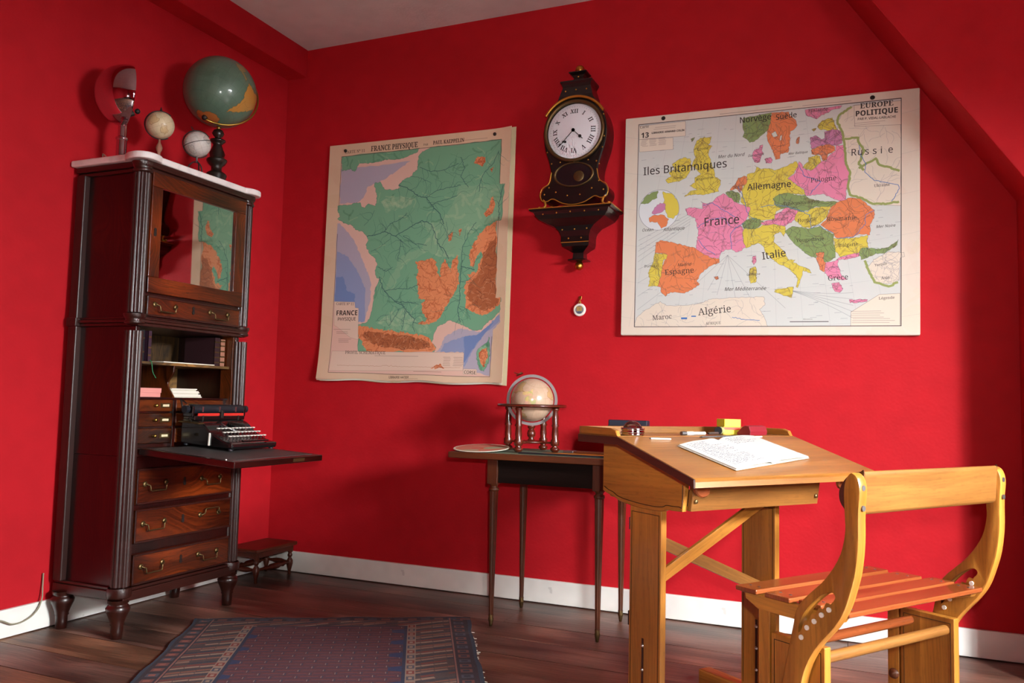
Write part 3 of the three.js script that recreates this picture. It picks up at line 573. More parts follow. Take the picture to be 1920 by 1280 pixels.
  // mirror door
  const Y0 = 1.297, Y1 = 1.768;
  const door = part('mirror_door', [wuv(box2(FX - 0.013, FX + 0.006, Y1 - 0.056, Y1, -HW, HW, 0.003), 'z'), wuv(box2(FX - 0.013, FX + 0.006, Y0, Y0 + 0.062, -HW, HW, 0.003), 'z'), wuv(box2(FX - 0.013, FX + 0.006, Y0 + 0.062, Y1 - 0.056, -HW, -HW + 0.062, 0.003), 'y'), wuv(box2(FX - 0.013, FX + 0.006, Y0 + 0.062, Y1 - 0.056, HW - 0.052, HW, 0.003), 'y')], mat.flame, c, 'flame mahogany door frame');
  part('mirror_pane', box2(FX - 0.013, FX - 0.004, Y0 + 0.058, Y1 - 0.052, -HW + 0.058, HW - 0.048, 0), mat.mirror, door, 'mirror glass reflecting the wall map');
  put('keyhole', escutcheon, mat.iron, door, FX + 0.005, 1.535, HW - 0.022, 'small dark keyhole plate');
  // drawers: one below the door, three below the flap
  for (const [y0, y1, up] of [[1.206, 1.286, 0], [0.487, 0.622, 0], [0.342, 0.468, 2], [0.187, 0.302, 0]]) {
    const d = part('drawer', wuv(box2(FX - 0.014, FX + 0.002, y0, y1, -HW + 0.004, HW - 0.004, 0.002), 'z'), mat.flame, c, 'drawer front with two bail handles'), t = 0.008;
    part('bead', [box2(FX, FX + 0.006, y0, y0 + t, -HW + 0.004, HW - 0.004, 0.002), box2(FX, FX + 0.006, y1 - t, y1, -HW + 0.004, HW - 0.004, 0.002), box2(FX, FX + 0.006, y0, y1, -HW + 0.004, -HW + 0.012, 0.002), box2(FX, FX + 0.006, y0, y1, HW - 0.012, HW - 0.004, 0.002)].map((g) => wuv(g, 'z')), mat.mahoganyDark, d);
    const y = (y0 + y1) / 2 + 0.008;
    put('handle', bailDown, mat.oldBrass, d, FX + 0.002, y, 0.166, 'aged brass bail handle'); put('handle', up === 2 ? bailUp : bailDown, mat.oldBrass, d, FX + 0.002, y, -0.128, 'aged brass bail handle');
    const k = put('keyhole', escutcheon, mat.iron, d, FX + 0.001, y - 0.002, 0.018); put('key_slot', keySlot, mat.black, k, 0.0035, 0, 0);
  }
  // corner columns in two tiers, rear pilasters, feet
  const low = reeded(0.034, 0.955), high = reeded(0.032, 0.54);
  const cap = lathe([[0.026, 0], [0.036, 0.004], [0.038, 0.012], [0.032, 0.018], [0.037, 0.026], [0.041, 0.034], [0.041, 0.042]], 24), ring = lathe([[0.04, 0], [0.044, 0.006], [0.044, 0.03], [0.04, 0.036]], 24);
  const foot = lathe([[0.0, 0], [0.02, 0], [0.022, 0.03], [0.022, 0.048], [0.026, 0.052], [0.024, 0.058], [0.03, 0.075], [0.041, 0.1], [0.043, 0.112], [0.036, 0.122], [0.03, 0.126], [0.037, 0.131], [0.037, 0.142]], 24);
  for (const s of [-1, 1]) {
    put('column', low, mat.reed, c, 0.362, 0.19, s * 0.288, 'reeded lower corner column'); put('column', high, mat.reed, c, 0.362, 1.215, s * 0.288, 'reeded upper corner column');
    put('column_base', ring, mat.mahoganyDark, c, 0.362, 0.15, s * 0.288); put('column_ring', cap, mat.mahoganyDark, c, 0.362, 1.168, s * 0.288); put('column_capital', cap, mat.mahoganyDark, c, 0.362, 1.755, s * 0.288);
    put('rear_pilaster', merge([wuv(box2(-0.02, 0.025, 0.18, 1.77, -0.02, 0.02, 0.006), 'y'), box2(-0.024, 0.029, 1.165, 1.2, -0.026, 0.026, 0.004)]), mat.reed, c, 0.047, 0, s * 0.287);
    put('foot', foot, mat.mahoganyDark, c, 0.36, 0, s * 0.288, 'turned front foot'); put('foot', foot, mat.mahoganyDark, c, 0.064, 0, s * 0.285, 'turned rear foot');
  }
}
{ // marble slab with rounded lobes over the columns
  const s = new THREE.Shape(); s.moveTo(0.01, -0.322); s.lineTo(0.3, -0.322); s.quadraticCurveTo(0.33, -0.345, 0.37, -0.345); s.quadraticCurveTo(0.425, -0.34, 0.425, -0.285); s.quadraticCurveTo(0.425, -0.255, 0.405, -0.235); s.lineTo(0.405, 0.235); s.quadraticCurveTo(0.425, 0.255, 0.425, 0.285); s.quadraticCurveTo(0.425, 0.34, 0.37, 0.345); s.quadraticCurveTo(0.33, 0.345, 0.3, 0.322); s.lineTo(0.01, 0.322);
  const g = ext(s, 0.026, 0.006, [], 3); g.rotateX(Math.PI / 2); g.translate(0, 1.829, CZ);
  solo('marble_top', wuv(g, 'z'), mat.marble, 'white marble slab with rounded corners on top of the secretary cabinet', 'marble top');
}
const TOP = 1.829;
// ---- what stands in the open compartment and on the flap
const bookOf = (name, label, w, h, d, at, cover, spineBands, group) => {
  const t = thing(name, label, 'book', at, 0, group);
  part('cover', [bx(d, h, 0.003, 0, h / 2, w / 2 - 0.0015, 0.0008), bx(d, h, 0.003, 0, h / 2, -w / 2 + 0.0015, 0.0008), bx(0.004, h, w, d / 2 - 0.001, h / 2, 0, 0.0015)], cover, t);
  part('page_block', bx(d - 0.008, h - 0.008, w - 0.006, -0.002, h / 2, 0, 0), mat.pages, t);
  for (const y of spineBands) part('spine_band', bx(0.003, 0.006, w * 1.02, d / 2 + 0.0008, y * h, 0, 0.001), mat.oldBrass, t);
  return t;
};
bookOf('bound_book', 'dark blue bound book with pale spine label at the left of the shelf', 0.024, 0.122, 0.1, [0.262, 1.0345, 1.222], mat.navy, [0.72]);
bookOf('bound_book', 'black bound book standing second from left on the cabinet shelf', 0.026, 0.122, 0.1, [0.27, 1.0345, 1.195], mat.black, [0.3, 0.74]);
bookOf('bound_book', 'thin plum coloured book with a green ribbon hanging from it', 0.014, 0.12, 0.105, [0.282, 1.0345, 1.169], mat.plum, [0.2, 0.45, 0.8]);
bookOf('bound_album', 'large dark maroon album with a banded leather spine on the right of the shelf', 0.03, 0.123, 0.17, [0.235, 1.0345, 0.786], mat.maroon, [0.12, 0.3, 0.48, 0.66, 0.84]).children[0].material = mat.maroon;
bookOf('bound_book', 'brown leather book with ribbed spine beside the maroon album', 0.026, 0.118, 0.12, [0.262, 1.0345, 0.755], mat.calf, [0.15, 0.35, 0.55, 0.75, 0.92]);
solo('ribbon_marker', tube([[0.336, 1.04, 1.166], [0.347, 1.03, 1.166], [0.35, 1.0, 1.163], [0.352, 0.985, 1.158], [0.352, 0.97, 1.146]], 0.0016, 20, 6), mat.greenSilk, 'thin green ribbon hanging over the edge of the cabinet shelf', 'ribbon');
solo('folded_paper', wuv(box2(0.22, 0.342, 1.0345, 1.038, 0.82, 1.1, 0.001)), mat.paper, 'flat white paper lying along the edge of the upper shelf', 'paper');
{ const t = thing('pink_box', 'flat pink cardboard box in the left pigeonhole of the cabinet', 'box', [0.255, 0.8945, 1.16]); part('box_base', bx(0.13, 0.017, 0.145, 0, 0.0085, 0, 0.001), mat.pinkBox, t); part('box_lid', bx(0.134, 0.019, 0.149, 0, 0.0265, 0, 0.001), mat.pinkBox, t); }
{ const t = thing('paper_bundle', 'stack of cream papers in the right pigeonhole of the cabinet', 'papers', [0.255, 0.8945, 0.94]); const r = rngOf(91); for (let i = 0; i < 8; i++) { const o = part('sheet_fold', bx(0.12 - r() * 0.012, 0.0045, 0.165 - i * 0.004, 0, 0.0023 + i * 0.0047, (r() - 0.5) * 0.014 + i * 0.002, 0.001), i % 3 ? mat.paper : mat.card, t); o.rotation.y = (r() - 0.5) * 0.08; } }
{ // typewriter, keyboard towards +x
  const t = thing('typewriter', 'black portable typewriter with red ribbon strip on the cabinet flap', 'typewriter', [0.492, 0.6995, 0.89]);
  t.rotation.z = -0.06;
  const side = smooth([[-0.12, 0.006], [-0.12, 0.1], [-0.06, 0.105], [-0.01, 0.092], [0.03, 0.062], [0.1, 0.034], [0.14, 0.028], [0.148, 0.018], [0.146, 0.006]], 40);
  part('body', wuv(ext(side, 0.262, 0.004, [], 2).translate(0, 0, -0.131)), mat.typeBlack, t, 'black enamelled case');
  part('basket_rim', new THREE.TorusGeometry(0.062, 0.003, 8, 24, Math.PI).rotateX(Math.PI / 2).rotateY(Math.PI / 2).rotateZ(-0.5).translate(0.0, 0.094, -0.02), mat.steel, t, 'curved steel rim of the type basket');
  part('type_basket', merge([...Array(15).keys()].map((i) => { const a = (i - 7) / 8 * 1.35; return bar([-0.02, 0.098, -0.02], [0.005 + 0.045 * Math.cos(a), 0.098 - 0.012 * Math.cos(a), -0.02 + 0.055 * Math.sin(a)], 0.0013, 5); })), mat.iron, t, 'fan of type bars');
  part('front_rail', [bx(0.018, 0.018, 0.27, 0.138, 0.018, 0, 0.004)], mat.typeBlack, t);
  part('space_bar', bx(0.014, 0.006, 0.15, 0.137, 0.036, -0.01, 0.002), mat.typeBlack, t);
  const stem = cyl(0.0015, 0.0015, 0.012, 0, -0.006, 0, 6), top = cyl(0.0068, 0.0072, 0.004, 0, 0.002, 0, 12);
  for (let row = 0; row < 3; row++) for (let i = 0; i < 11; i++) { const k = put('key', top, mat.keyTop, t, 0.045 + row * 0.026, 0.077 - row * 0.0135, 0.105 - i * 0.0205 - row * 0.006); put('key_stem', stem, mat.iron, k, 0, 0, 0); }
  const car = part('carriage', [bx(0.06, 0.018, 0.29, -0.075, 0.112, 0, 0.004), bx(0.05, 0.045, 0.012, -0.075, 0.138, 0.148, 0.004), bx(0.05, 0.045, 0.012, -0.075, 0.138, -0.148, 0.004)], mat.typeBlack, t, 'black carriage frame');
  part('platen', cyl(0.019, 0.019, 0.285, 0, 0, 0, 24).rotateX(Math.PI / 2).translate(-0.072, 0.146, 0), mat.rubber, car, 'dark rubber roller');
  for (const s of [-1, 1]) part('platen_knob', cyl(0.015, 0.015, 0.018, 0, 0, 0, 16).rotateX(Math.PI / 2).translate(-0.072, 0.146, s * 0.168), mat.rubber, car);
  part('paper_fingers', [-0.09, 0.005, 0.1].map((z) => bx(0.004, 0.022, 0.008, -0.05, 0.147, z, 0.001)), mat.steel, car);
  part('return_lever', [bar([-0.09, 0.13, 0.16], [-0.1, 0.185, 0.172], 0.004), bar([-0.1, 0.185, 0.172], [-0.06, 0.17, 0.18], 0.003), bar([-0.06, 0.115, 0.16], [-0.04, 0.1, 0.165], 0.003)], mat.iron, car);
  part('ribbon_strip', [bx(0.003, 0.011, 0.12, -0.047, 0.126, 0.067, 0), bx(0.003, 0.011, 0.125, -0.047, 0.126, -0.075, 0)], mat.ribbonRed, t, 'bright red strip under the roller');
  part('ribbon_guide', [bx(0.01, 0.034, 0.014, -0.042, 0.128, -0.003, 0.002), bx(0.006, 0.02, 0.006, -0.045, 0.112, 0.1, 0.001), bx(0.006, 0.02, 0.006, -0.045, 0.112, -0.105, 0.001)], mat.iron, t);
  part('side_tray', bx(0.11, 0.006, 0.03, -0.06, 0.094, 0.146, 0.002), mat.oldBrass, t, 'dull metal plate at the left side');
  part('side_lever', [bx(0.006, 0.05, 0.004, 0.03, 0.035, 0.134, 0.001)], mat.paper, t, 'pale lever on the side of the case');
  part('rubber_foot', [[-0.1, 0.12], [-0.1, -0.12], [0.13, 0.12], [0.13, -0.12]].map(([x, z]) => cyl(0.01, 0.01, 0.008, x, 0.003, z, 10)), mat.rubber, t);
}
// ---- on the marble
{ // chrome reflector lamp
  const t = thing('reflector_lamp', 'chrome hemispherical reflector lamp on a short post on the marble top', 'lamp', [0.155, TOP, 1.2]);
  part('base', lathe([[0, 0], [0.05, 0], [0.05, 0.006], [0.03, 0.012], [0.014, 0.016]], 24), mat.chrome, t);
  part('post', [cyl(0.0205, 0.0205, 0.09, 0, 0.06, 0, 24), cyl(0.0165, 0.0165, 0.1, 0, 0.15, 0, 24), lathe([[0.0205, 0.1], [0.024, 0.104], [0.024, 0.11], [0.0165, 0.116]], 24)], mat.chrome, t);
  const R = 0.125, bowl = []; for (let i = 0; i <= 24; i++) { const a = i / 24 * Math.PI / 2; bowl.push([R * Math.sin(a), -R * Math.cos(a)]); } for (let i = 24; i >= 0; i--) { const a = i / 24 * Math.PI / 2; bowl.push([(R - 0.002) * Math.sin(a), -(R - 0.002) * Math.cos(a)]); }
  const b = part('reflector_bowl', lathe(bowl, 48), mat.chrome, t, 'mirror polished chrome bowl'); b.position.set(0.012, 0.284, -0.006);
  b.quaternion.setFromUnitVectors(V(0, 1, 0), V(0.47, -0.02, -0.88).normalize());
  part('bulb', ball(0.03, 0, -0.05, 0, 16), M({ color: hex('#e8e6e0'), roughness: 0.3 }), b, 'unlit frosted bulb');
  part('joint', [ball(0.02, 0.0, 0.2, 0, 16), bar([0, 0.2, 0], [0.022, 0.222, -0.03], 0.011), ball(0.011, 0.03, 0.232, -0.042, 12)], mat.iron, t, 'swivel joint with switch');
  part('cable', tube([[-0.03, 0.006, 0.02], [-0.05, 0.02, 0.04], [-0.03, 0.03, 0.06], [0.0, 0.008, 0.07], [-0.06, 0.004, 0.09]], 0.0025, 30, 6), mat.cord, t, 'short loop of cable');
}
function meridianArc(r, a0, a1, w, tilt) { const pts = []; for (let i = 0; i <= 28; i++) { const a = a0 + (a1 - a0) * i / 28; pts.push([Math.cos(a) * r, Math.sin(a) * r, 0]); } return tube(pts, w, 48, 8); }
const oldGlobe = (base, land, ink, seed, extra) => canvasTex(512, 256, (g, w, h) => {
  const r = rngOf(seed); g.fillStyle = base; g.fillRect(0, 0, w, h);
  for (let i = 0; i < 120; i++) { g.fillStyle = 'rgba(120,90,50,' + (0.02 + 0.04 * r()) + ')'; g.beginPath(); g.ellipse(r() * w, r() * h, 5 + r() * 30, 4 + r() * 18, r() * 3, 0, 7); g.fill(); }
  g.strokeStyle = ink; g.lineWidth = 0.8; g.globalAlpha = 0.5; for (let k = 0; k <= 12; k++) { g.beginPath(); g.moveTo(k * w / 12, 0); g.lineTo(k * w / 12, h); g.stroke(); } for (let k = 1; k < 6; k++) { g.beginPath(); g.moveTo(0, k * h / 6); g.lineTo(w, k * h / 6); g.stroke(); } g.globalAlpha = 1;
  const lands = [[0.12, 0.3, 0.08, 0.12], [0.2, 0.62, 0.045, 0.14], [0.47, 0.5, 0.06, 0.13], [0.5, 0.28, 0.06, 0.06], [0.66, 0.3, 0.13, 0.12], [0.82, 0.66, 0.05, 0.06], [0.3, 0.16, 0.03, 0.05], [0.5, 0.96, 0.5, 0.04]];
  for (const [cx, cy, rx, ry] of lands) { const p = []; for (let i = 0; i < 16; i++) { const a = i / 16 * 6.283, k = 0.7 + 0.5 * r(); p.push((cx + Math.cos(a) * rx * k) * w, (cy + Math.sin(a) * ry * k) * h); } poly(g, rough(p, 6, r)); g.closePath(); g.fillStyle = land; g.fill(); g.strokeStyle = ink; g.lineWidth = 1.2; g.stroke(); scribble(g, p, 8, r, ink, 0.7, 4); }
  if (extra) extra(g, w, h, r);
});
{ // small cream globe
  const t = thing('desk_globe', 'small cream globe on a turned wooden stem between the lamp and the green globe', 'globe', [0.215, TOP, 1.065]), cy = 0.2, r = 0.056;
  part('base', lathe([[0, 0], [0.04, 0], [0.04, 0.008], [0.02, 0.016], [0.009, 0.024], [0.007, 0.05]], 20), mat.globeWood, t);
  part('stem', lathe([[0.006, 0.05], [0.007, 0.085], [0.012, 0.095], [0.0135, 0.105], [0.01, 0.115], [0.005, 0.125], [0.004, cy - r - 0.004]], 16), mat.calf, t, 'turned tan wooden stem');
  const s = part('sphere', ball(r, 0, 0, 0, 32), P({ map: oldGlobe('#d8c8a4', '#cbb184', '#6b4a2c', 5), roughness: 0.4, clearcoat: 0.3 }), t, 'cream globe with inked outlines'); s.position.y = cy; s.rotation.set(0.2, 1.2, 0.35);
  const m = part('meridian', meridianArc(r + 0.004, -2.2, 2.2, 0.0025), mat.iron, t, 'dark metal half ring'); m.position.y = cy; m.rotation.set(0, 0.85, 0); m.rotateZ(Math.PI * 0.98); 
  part('finial', lathe([[0.001, cy + r + 0.022], [0.004, cy + r + 0.01], [0.006, cy + r + 0.004], [0.003, cy + r - 0.002]], 10), mat.iron, t);
}
{ // small white globe on a wire tripod
  const t = thing('desk_globe', 'small greyish white globe on a curved wire foot before the black turned post', 'globe', [0.325, TOP, 0.965]), cy = 0.138, r = 0.0545;
  part('foot', [0, 1, 2].map((i) => { const a = i * 2.09 + 0.5, c = Math.cos(a), s = Math.sin(a); return tube([[0, 0.062, 0], [c * 0.014, 0.06, s * 0.014], [c * 0.03, 0.045, s * 0.03], [c * 0.036, 0.02, s * 0.036], [c * 0.042, 0.003, s * 0.042]], 0.0028, 16, 6); }), mat.iron, t, 'three curved wire legs');
  part('stem', cyl(0.005, 0.004, 0.03, 0, 0.072, 0, 10), mat.pewter, t);
  const s = part('sphere', ball(r, 0, 0, 0, 32), P({ map: oldGlobe('#c7c4be', '#b5b0a6', '#3e3f48', 9), roughness: 0.38, clearcoat: 0.3 }), t, 'greyish globe with a dark inked map'); s.position.y = cy; s.rotation.set(0.3, 0.4, 0.3);
  const eq = part('equator_band', new THREE.TorusGeometry(r + 0.001, 0.0014, 6, 48), mat.iron, t); eq.position.y = cy; eq.rotation.set(Math.PI / 2 + 0.25, 0.2, 0);
  const m = part('meridian', meridianArc(r + 0.004, -2.4, 2.4, 0.0022), mat.iron, t, 'dark metal half ring'); m.position.y = cy; m.rotation.set(0, 0.85, 0); m.rotateZ(Math.PI * 0.98);
  part('finial', [bar([-0.012, cy + r, 0.012], [-0.02, cy + r + 0.018, 0.02], 0.002)], mat.iron, t);
}
{ // large green globe
  const t = thing('large_globe', 'large dark green globe with ochre land on a black turned stand', 'globe', [0.252, TOP, 0.772]), r = 0.158, cy = 0.442;
  part('stand', lathe([[0, 0], [0.062, 0], [0.062, 0.012], [0.045, 0.02], [0.04, 0.04], [0.046, 0.062], [0.04, 0.07], [0.024, 0.08], [0.022, 0.1], [0.036, 0.112], [0.044, 0.126], [0.044, 0.132], [0.03, 0.142], [0.034, 0.16], [0.026, 0.178], [0.018, 0.2], [0.024, 0.208], [0.033, 0.216], [0.033, 0.222], [0.014, 0.228], [0.013, 0.234], [0.02, 0.24], [0.0265, 0.252], [0.02, 0.266], [0.008, 0.272], [0.006, 0.278]], 28), mat.ebony, t, 'black turned wooden post');
  const tex = canvasTex(1024, 512, (g, w, h) => {
    const q = rngOf(17); g.fillStyle = '#53705f'; g.fillRect(0, 0, w, h);
    for (let i = 0; i < 300; i++) { g.fillStyle = q() < 0.5 ? 'rgba(40,60,50,0.07)' : 'rgba(120,145,125,0.06)'; g.beginPath(); g.ellipse(q() * w, q() * h, 8 + q() * 50, 5 + q() * 30, q() * 3, 0, 7); g.fill(); }
    g.strokeStyle = 'rgba(40,60,55,0.35)'; g.lineWidth = 1; for (let k = 0; k <= 24; k++) { g.beginPath(); g.moveTo(k * w / 24, 0); g.lineTo(k * w / 24, h); g.stroke(); } for (let k = 1; k < 12; k++) { g.beginPath(); g.moveTo(0, k * h / 12); g.lineTo(w, k * h / 12); g.stroke(); }
    const land = (p, c) => { poly(g, rough(p, 9, q)); g.closePath(); g.fillStyle = c; g.fill(); g.strokeStyle = 'rgba(70,50,25,0.6)'; g.lineWidth = 1.5; g.stroke(); scribble(g, p, 20, q, 'rgba(110,70,30,0.45)', 1.2, 9); };
    land([364, 221, 415, 226, 470, 200, 540, 215, 545, 260, 485, 270, 460, 307, 420, 368, 388, 405, 381, 380, 388, 333, 385, 303, 368, 280, 366, 251], '#b8833a');
    land([259, 156, 318, 140, 330, 170, 317, 194, 345, 209, 346, 232, 300, 201, 275, 187], '#8f7a48');
    land([0, 470, 200, 485, 450, 445, 600, 462, 740, 466, 900, 471, 1024, 470, 1024, 512, 0, 512], '#b06a34');
    land([620, 120, 720, 90, 800, 130, 820, 210, 780, 300, 720, 330, 690, 250, 640, 200], '#a97c40'); land([860, 90, 960, 110, 1010, 180, 960, 240, 900, 220, 850, 150], '#8f8a4a');
  });
  const s = part('sphere', ball(r, 0, 0, 0, 48), P({ map: tex, roughness: 0.42, clearcoat: 0.5, clearcoatRoughness: 0.12 }), t, 'dark green ocean with ochre continents'); s.position.y = cy; const ax = V(0.6396, -0.4019, -0.6553), ay = V(0.0438, 0.8701, -0.4909), az = V(0.7675, 0.2853, 0.5741);   // tilted axis, south pole low and forward
  s.quaternion.setFromRotationMatrix(new THREE.Matrix4().makeBasis(ax, ay, az));
  const arc = []; for (let i = 0; i <= 40; i++) { const a = Math.PI * i / 40, q = ay.clone().multiplyScalar(-Math.cos(a)).addScaledVector(ax, Math.sin(a)).multiplyScalar(r + 0.009); arc.push([q.x, q.y + cy, q.z]); }
  part('meridian', tube(arc, 0.0045, 80, 8), mat.brass, t, 'brass half meridian under the globe');
  part('pole_cap', [ball(0.013, -ay.x * (r + 0.004), cy - ay.y * (r + 0.004), -ay.z * (r + 0.004), 12)], mat.iron, t, 'dark pole cap');
  part('pivot', [ball(0.011, 0, cy - r - 0.006, 0, 12)], mat.brass, t);
}
// ---------------------------------------------------------------- wall clock, its bracket, the small watch
{
  const t = thing('wall_clock', 'black lacquered pendulum wall clock with white dial and gilt star studs', 'clock', [1.722, 0, 0]), zf = 0.125;
  const half = [[0.0, 1.8], [0.05, 1.808], [0.098, 1.83], [0.128, 1.822], [0.148, 1.826], [0.158, 1.85], [0.15, 1.878], [0.122, 1.9], [0.11, 1.925], [0.112, 1.965], [0.124, 2.01], [0.143, 2.07], [0.15, 2.13], [0.146, 2.175], [0.132, 2.22], [0.105, 2.265], [0.085, 2.29], [0.078, 2.31]];
  const right = smooth(half, 60), outline = [...right, ...right.slice(1).reverse().map(([a, b]) => [-a, b])];
  part('case', ext(outline, zf - 0.006, 0.005, [], 2).translate(0, 0, 0.006), mat.lacquer, t, 'black waisted case');
  part('pediment', [stack([[2.305, -0.08, 0.08, 0.01, 0.12], [2.35, -0.066, 0.066, 0.015, 0.11], [2.362, -0.07, 0.07, 0.01, 0.116], [2.372, -0.076, 0.076, 0.01, 0.12], [2.378, -0.076, 0.076, 0.01, 0.12], [2.384, -0.04, 0.04, 0.03, 0.09]]), stack([[2.384, -0.028, 0.028, 0.04, 0.088], [2.4, -0.022, 0.022, 0.045, 0.083], [2.412, -0.03, 0.03, 0.038, 0.09], [2.422, -0.042, 0.042, 0.026, 0.102], [2.426, -0.042, 0.042, 0.026, 0.102]])], mat.lacquer, t, 'stepped black top');
  part('finial', ball(0.0215, 0, 2.444, 0.064, 20), mat.gold, t, 'gilt ball');
  const arch = []; for (let i = 0; i <= 24; i++) { const a = Math.PI * (0.17 + 0.66 * i / 24); arch.push([Math.cos(a) * 0.158, 2.135 + Math.sin(a) * 0.158, zf + 0.012]); }
  part('gilt_arch', tube(arch, 0.0065, 60, 8), mat.gilt, t, 'gilt arch over the dial');
  part('bezel', new THREE.TorusGeometry(0.136, 0.0085, 10, 64).translate(0, 2.135, zf + 0.012), mat.oldBrass, t, 'brass ring round the dial');
  const dialTex = canvasTex(512, 512, (g) => {
    g.fillStyle = '#e3e7ee'; g.fillRect(0, 0, 512, 512); g.translate(256, 256); g.fillStyle = '#20222a'; g.textAlign = 'center';
    ['XII', 'I', 'II', 'III', 'IIII', 'V', 'VI', 'VII', 'VIII', 'IX', 'X', 'XI'].forEach((n, i) => { g.save(); g.rotate(i * Math.PI / 6); g.font = 'bold 54px serif'; g.scale(0.9, 1); g.fillText(n, 0, -156); g.restore(); });
    for (let i = 0; i < 60; i++) { g.save(); g.rotate(i * Math.PI / 30); g.fillRect(-1, -222, 2, i % 5 ? 5 : 9); g.restore(); }
    g.strokeStyle = 'rgba(90,95,110,0.5)'; g.lineWidth = 1; for (const [a, b, c, d] of [[-200, 60, -120, 190], [-150, -170, -190, -90], [150, -160, 190, -120]]) { g.beginPath(); g.moveTo(a, b); g.quadraticCurveTo(a * 0.9, d, c, d); g.stroke(); }
  });
  const dome = new THREE.SphereGeometry(0.42, 48, 10, 0, Math.PI * 2, 0, Math.asin(0.132 / 0.42)); { const p = dome.attributes.position, u = dome.attributes.uv; for (let i = 0; i < p.count; i++) u.setXY(i, 0.5 + p.getX(i) / 0.264, 0.5 - p.getZ(i) / 0.264); } dome.rotateX(Math.PI / 2); dome.translate(0, 2.135, zf + 0.02 - 0.42);
  const dial = part('dial', dome, P({ map: dialTex, roughness: 0.22, clearcoat: 0.6, clearcoatRoughness: 0.08 }), t, 'white enamel dial with Roman numerals');
  const hand = (ang, len, bulb) => { const g = merge([bx(0.003, len, 0.0015, 0, len / 2, 0, 0), cyl(bulb, bulb, 0.002, 0, 0, 0, 14).rotateX(Math.PI / 2).translate(0, len * 0.72, 0), cyl(0.008, 0.008, 0.003, 0, 0, 0, 16).rotateX(Math.PI / 2)]); g.rotateZ(-ang); return g.translate(0, 2.135, zf + 0.0225); };
  part('hour_hand', hand(Math.PI * 2 * 4.45 / 12, 0.062, 0.0075), mat.iron, dial, 'short dark hand'); part('minute_hand', hand(Math.PI * 2 * 37.2 / 60, 0.095, 0.0045), mat.iron, dial, 'long dark hand');
  part('winding_hole', cyl(0.0055, 0.0055, 0.002, 0, 0, 0, 14).rotateX(Math.PI / 2).translate(-0.038, 2.085, zf + 0.019), mat.black, dial);
  part('clasp', [bx(0.046, 0.01, 0.008, 0, 1.993, zf + 0.004, 0.002), ball(0.006, 0, 1.994, zf + 0.01, 8)], mat.oldBrass, t);
  const oval = part('oval_window', cyl(0.09, 0.09, 0.002, 0, 0, 0, 40).rotateX(Math.PI / 2).scale(1, 0.6, 1).translate(0, 1.936, zf + 0.003), P({ color: hex('#0b0d12'), roughness: 0.12, clearcoat: 1, clearcoatRoughness: 0.05 }), t, 'dark oval pendulum window');
  part('oval_rim', new THREE.TorusGeometry(0.09, 0.0062, 10, 48).scale(1, 0.6, 1).translate(0, 1.936, zf + 0.004), mat.oldBrass, oval);
  part('pendulum_bob', lathe([[0, 0.004], [0.018, 0.003], [0.024, 0.001], [0.025, 0]], 24).rotateX(Math.PI / 2).translate(0.024, 1.927, zf + 0.004), mat.oldBrass, oval, 'dull brass pendulum bob');
  const edge = smooth([[-0.108, 1.955], [-0.12, 1.905], [-0.152, 1.882], [-0.161, 1.85], [-0.15, 1.826], [-0.126, 1.822], [-0.098, 1.831], [-0.05, 1.808], [0, 1.8], [0.05, 1.808], [0.098, 1.831], [0.126, 1.822], [0.15, 1.826], [0.161, 1.85], [0.152, 1.882], [0.12, 1.905], [0.108, 1.955]], 120).map(([a, b]) => [a, b, zf + 0.001]);
  part('gilt_edge', tube(edge, 0.0024, 160, 6), mat.gilt, t, 'thin gilt line along the lower edge');
  for (const [s, z] of [[-1, zf - 0.006], [1, zf - 0.006], [-1, 0.03], [1, 0.03]]) part('scroll_foot', [tube([[s * 0.15, 1.84, z], [s * 0.138, 1.82, z + 0.003], [s * 0.135, 1.803, z + 0.006], [s * 0.145, 1.792, z + 0.008], [s * 0.158, 1.7915, z + 0.008]], 0.0052, 20, 8), ball(0.0075, s * 0.162, 1.7925, z + 0.008, 10)], mat.gilt, t, 'gilt scrolled foot');
  const stars = [[-0.135, 2.19], [-0.14, 2.1], [-0.13, 2.05], [-0.108, 1.995], [-0.066, 1.998], [0.066, 1.998], [0.105, 1.99], [0.132, 2.05], [0.14, 2.1], [0.135, 2.2], [0.118, 1.975], [-0.118, 1.885], [-0.14, 1.855], [-0.085, 1.862], [-0.03, 1.843], [0.03, 1.843], [0.085, 1.868], [0.118, 1.9], [0.14, 1.858]].map(([x, y]) => [x, y, zf + 0.002]);
  stars.push([-0.05, 2.33, 0.118], [0, 2.332, 0.118], [0.05, 2.33, 0.118], [0, 2.405, 0.086]);
  part('star_studs', stars.map(([x, y, z]) => new THREE.OctahedronGeometry(0.0044).scale(1, 1, 0.5).translate(x, y, z)), mat.gilt, t, 'small gilt star studs').userData.kind = 'stuff';
}
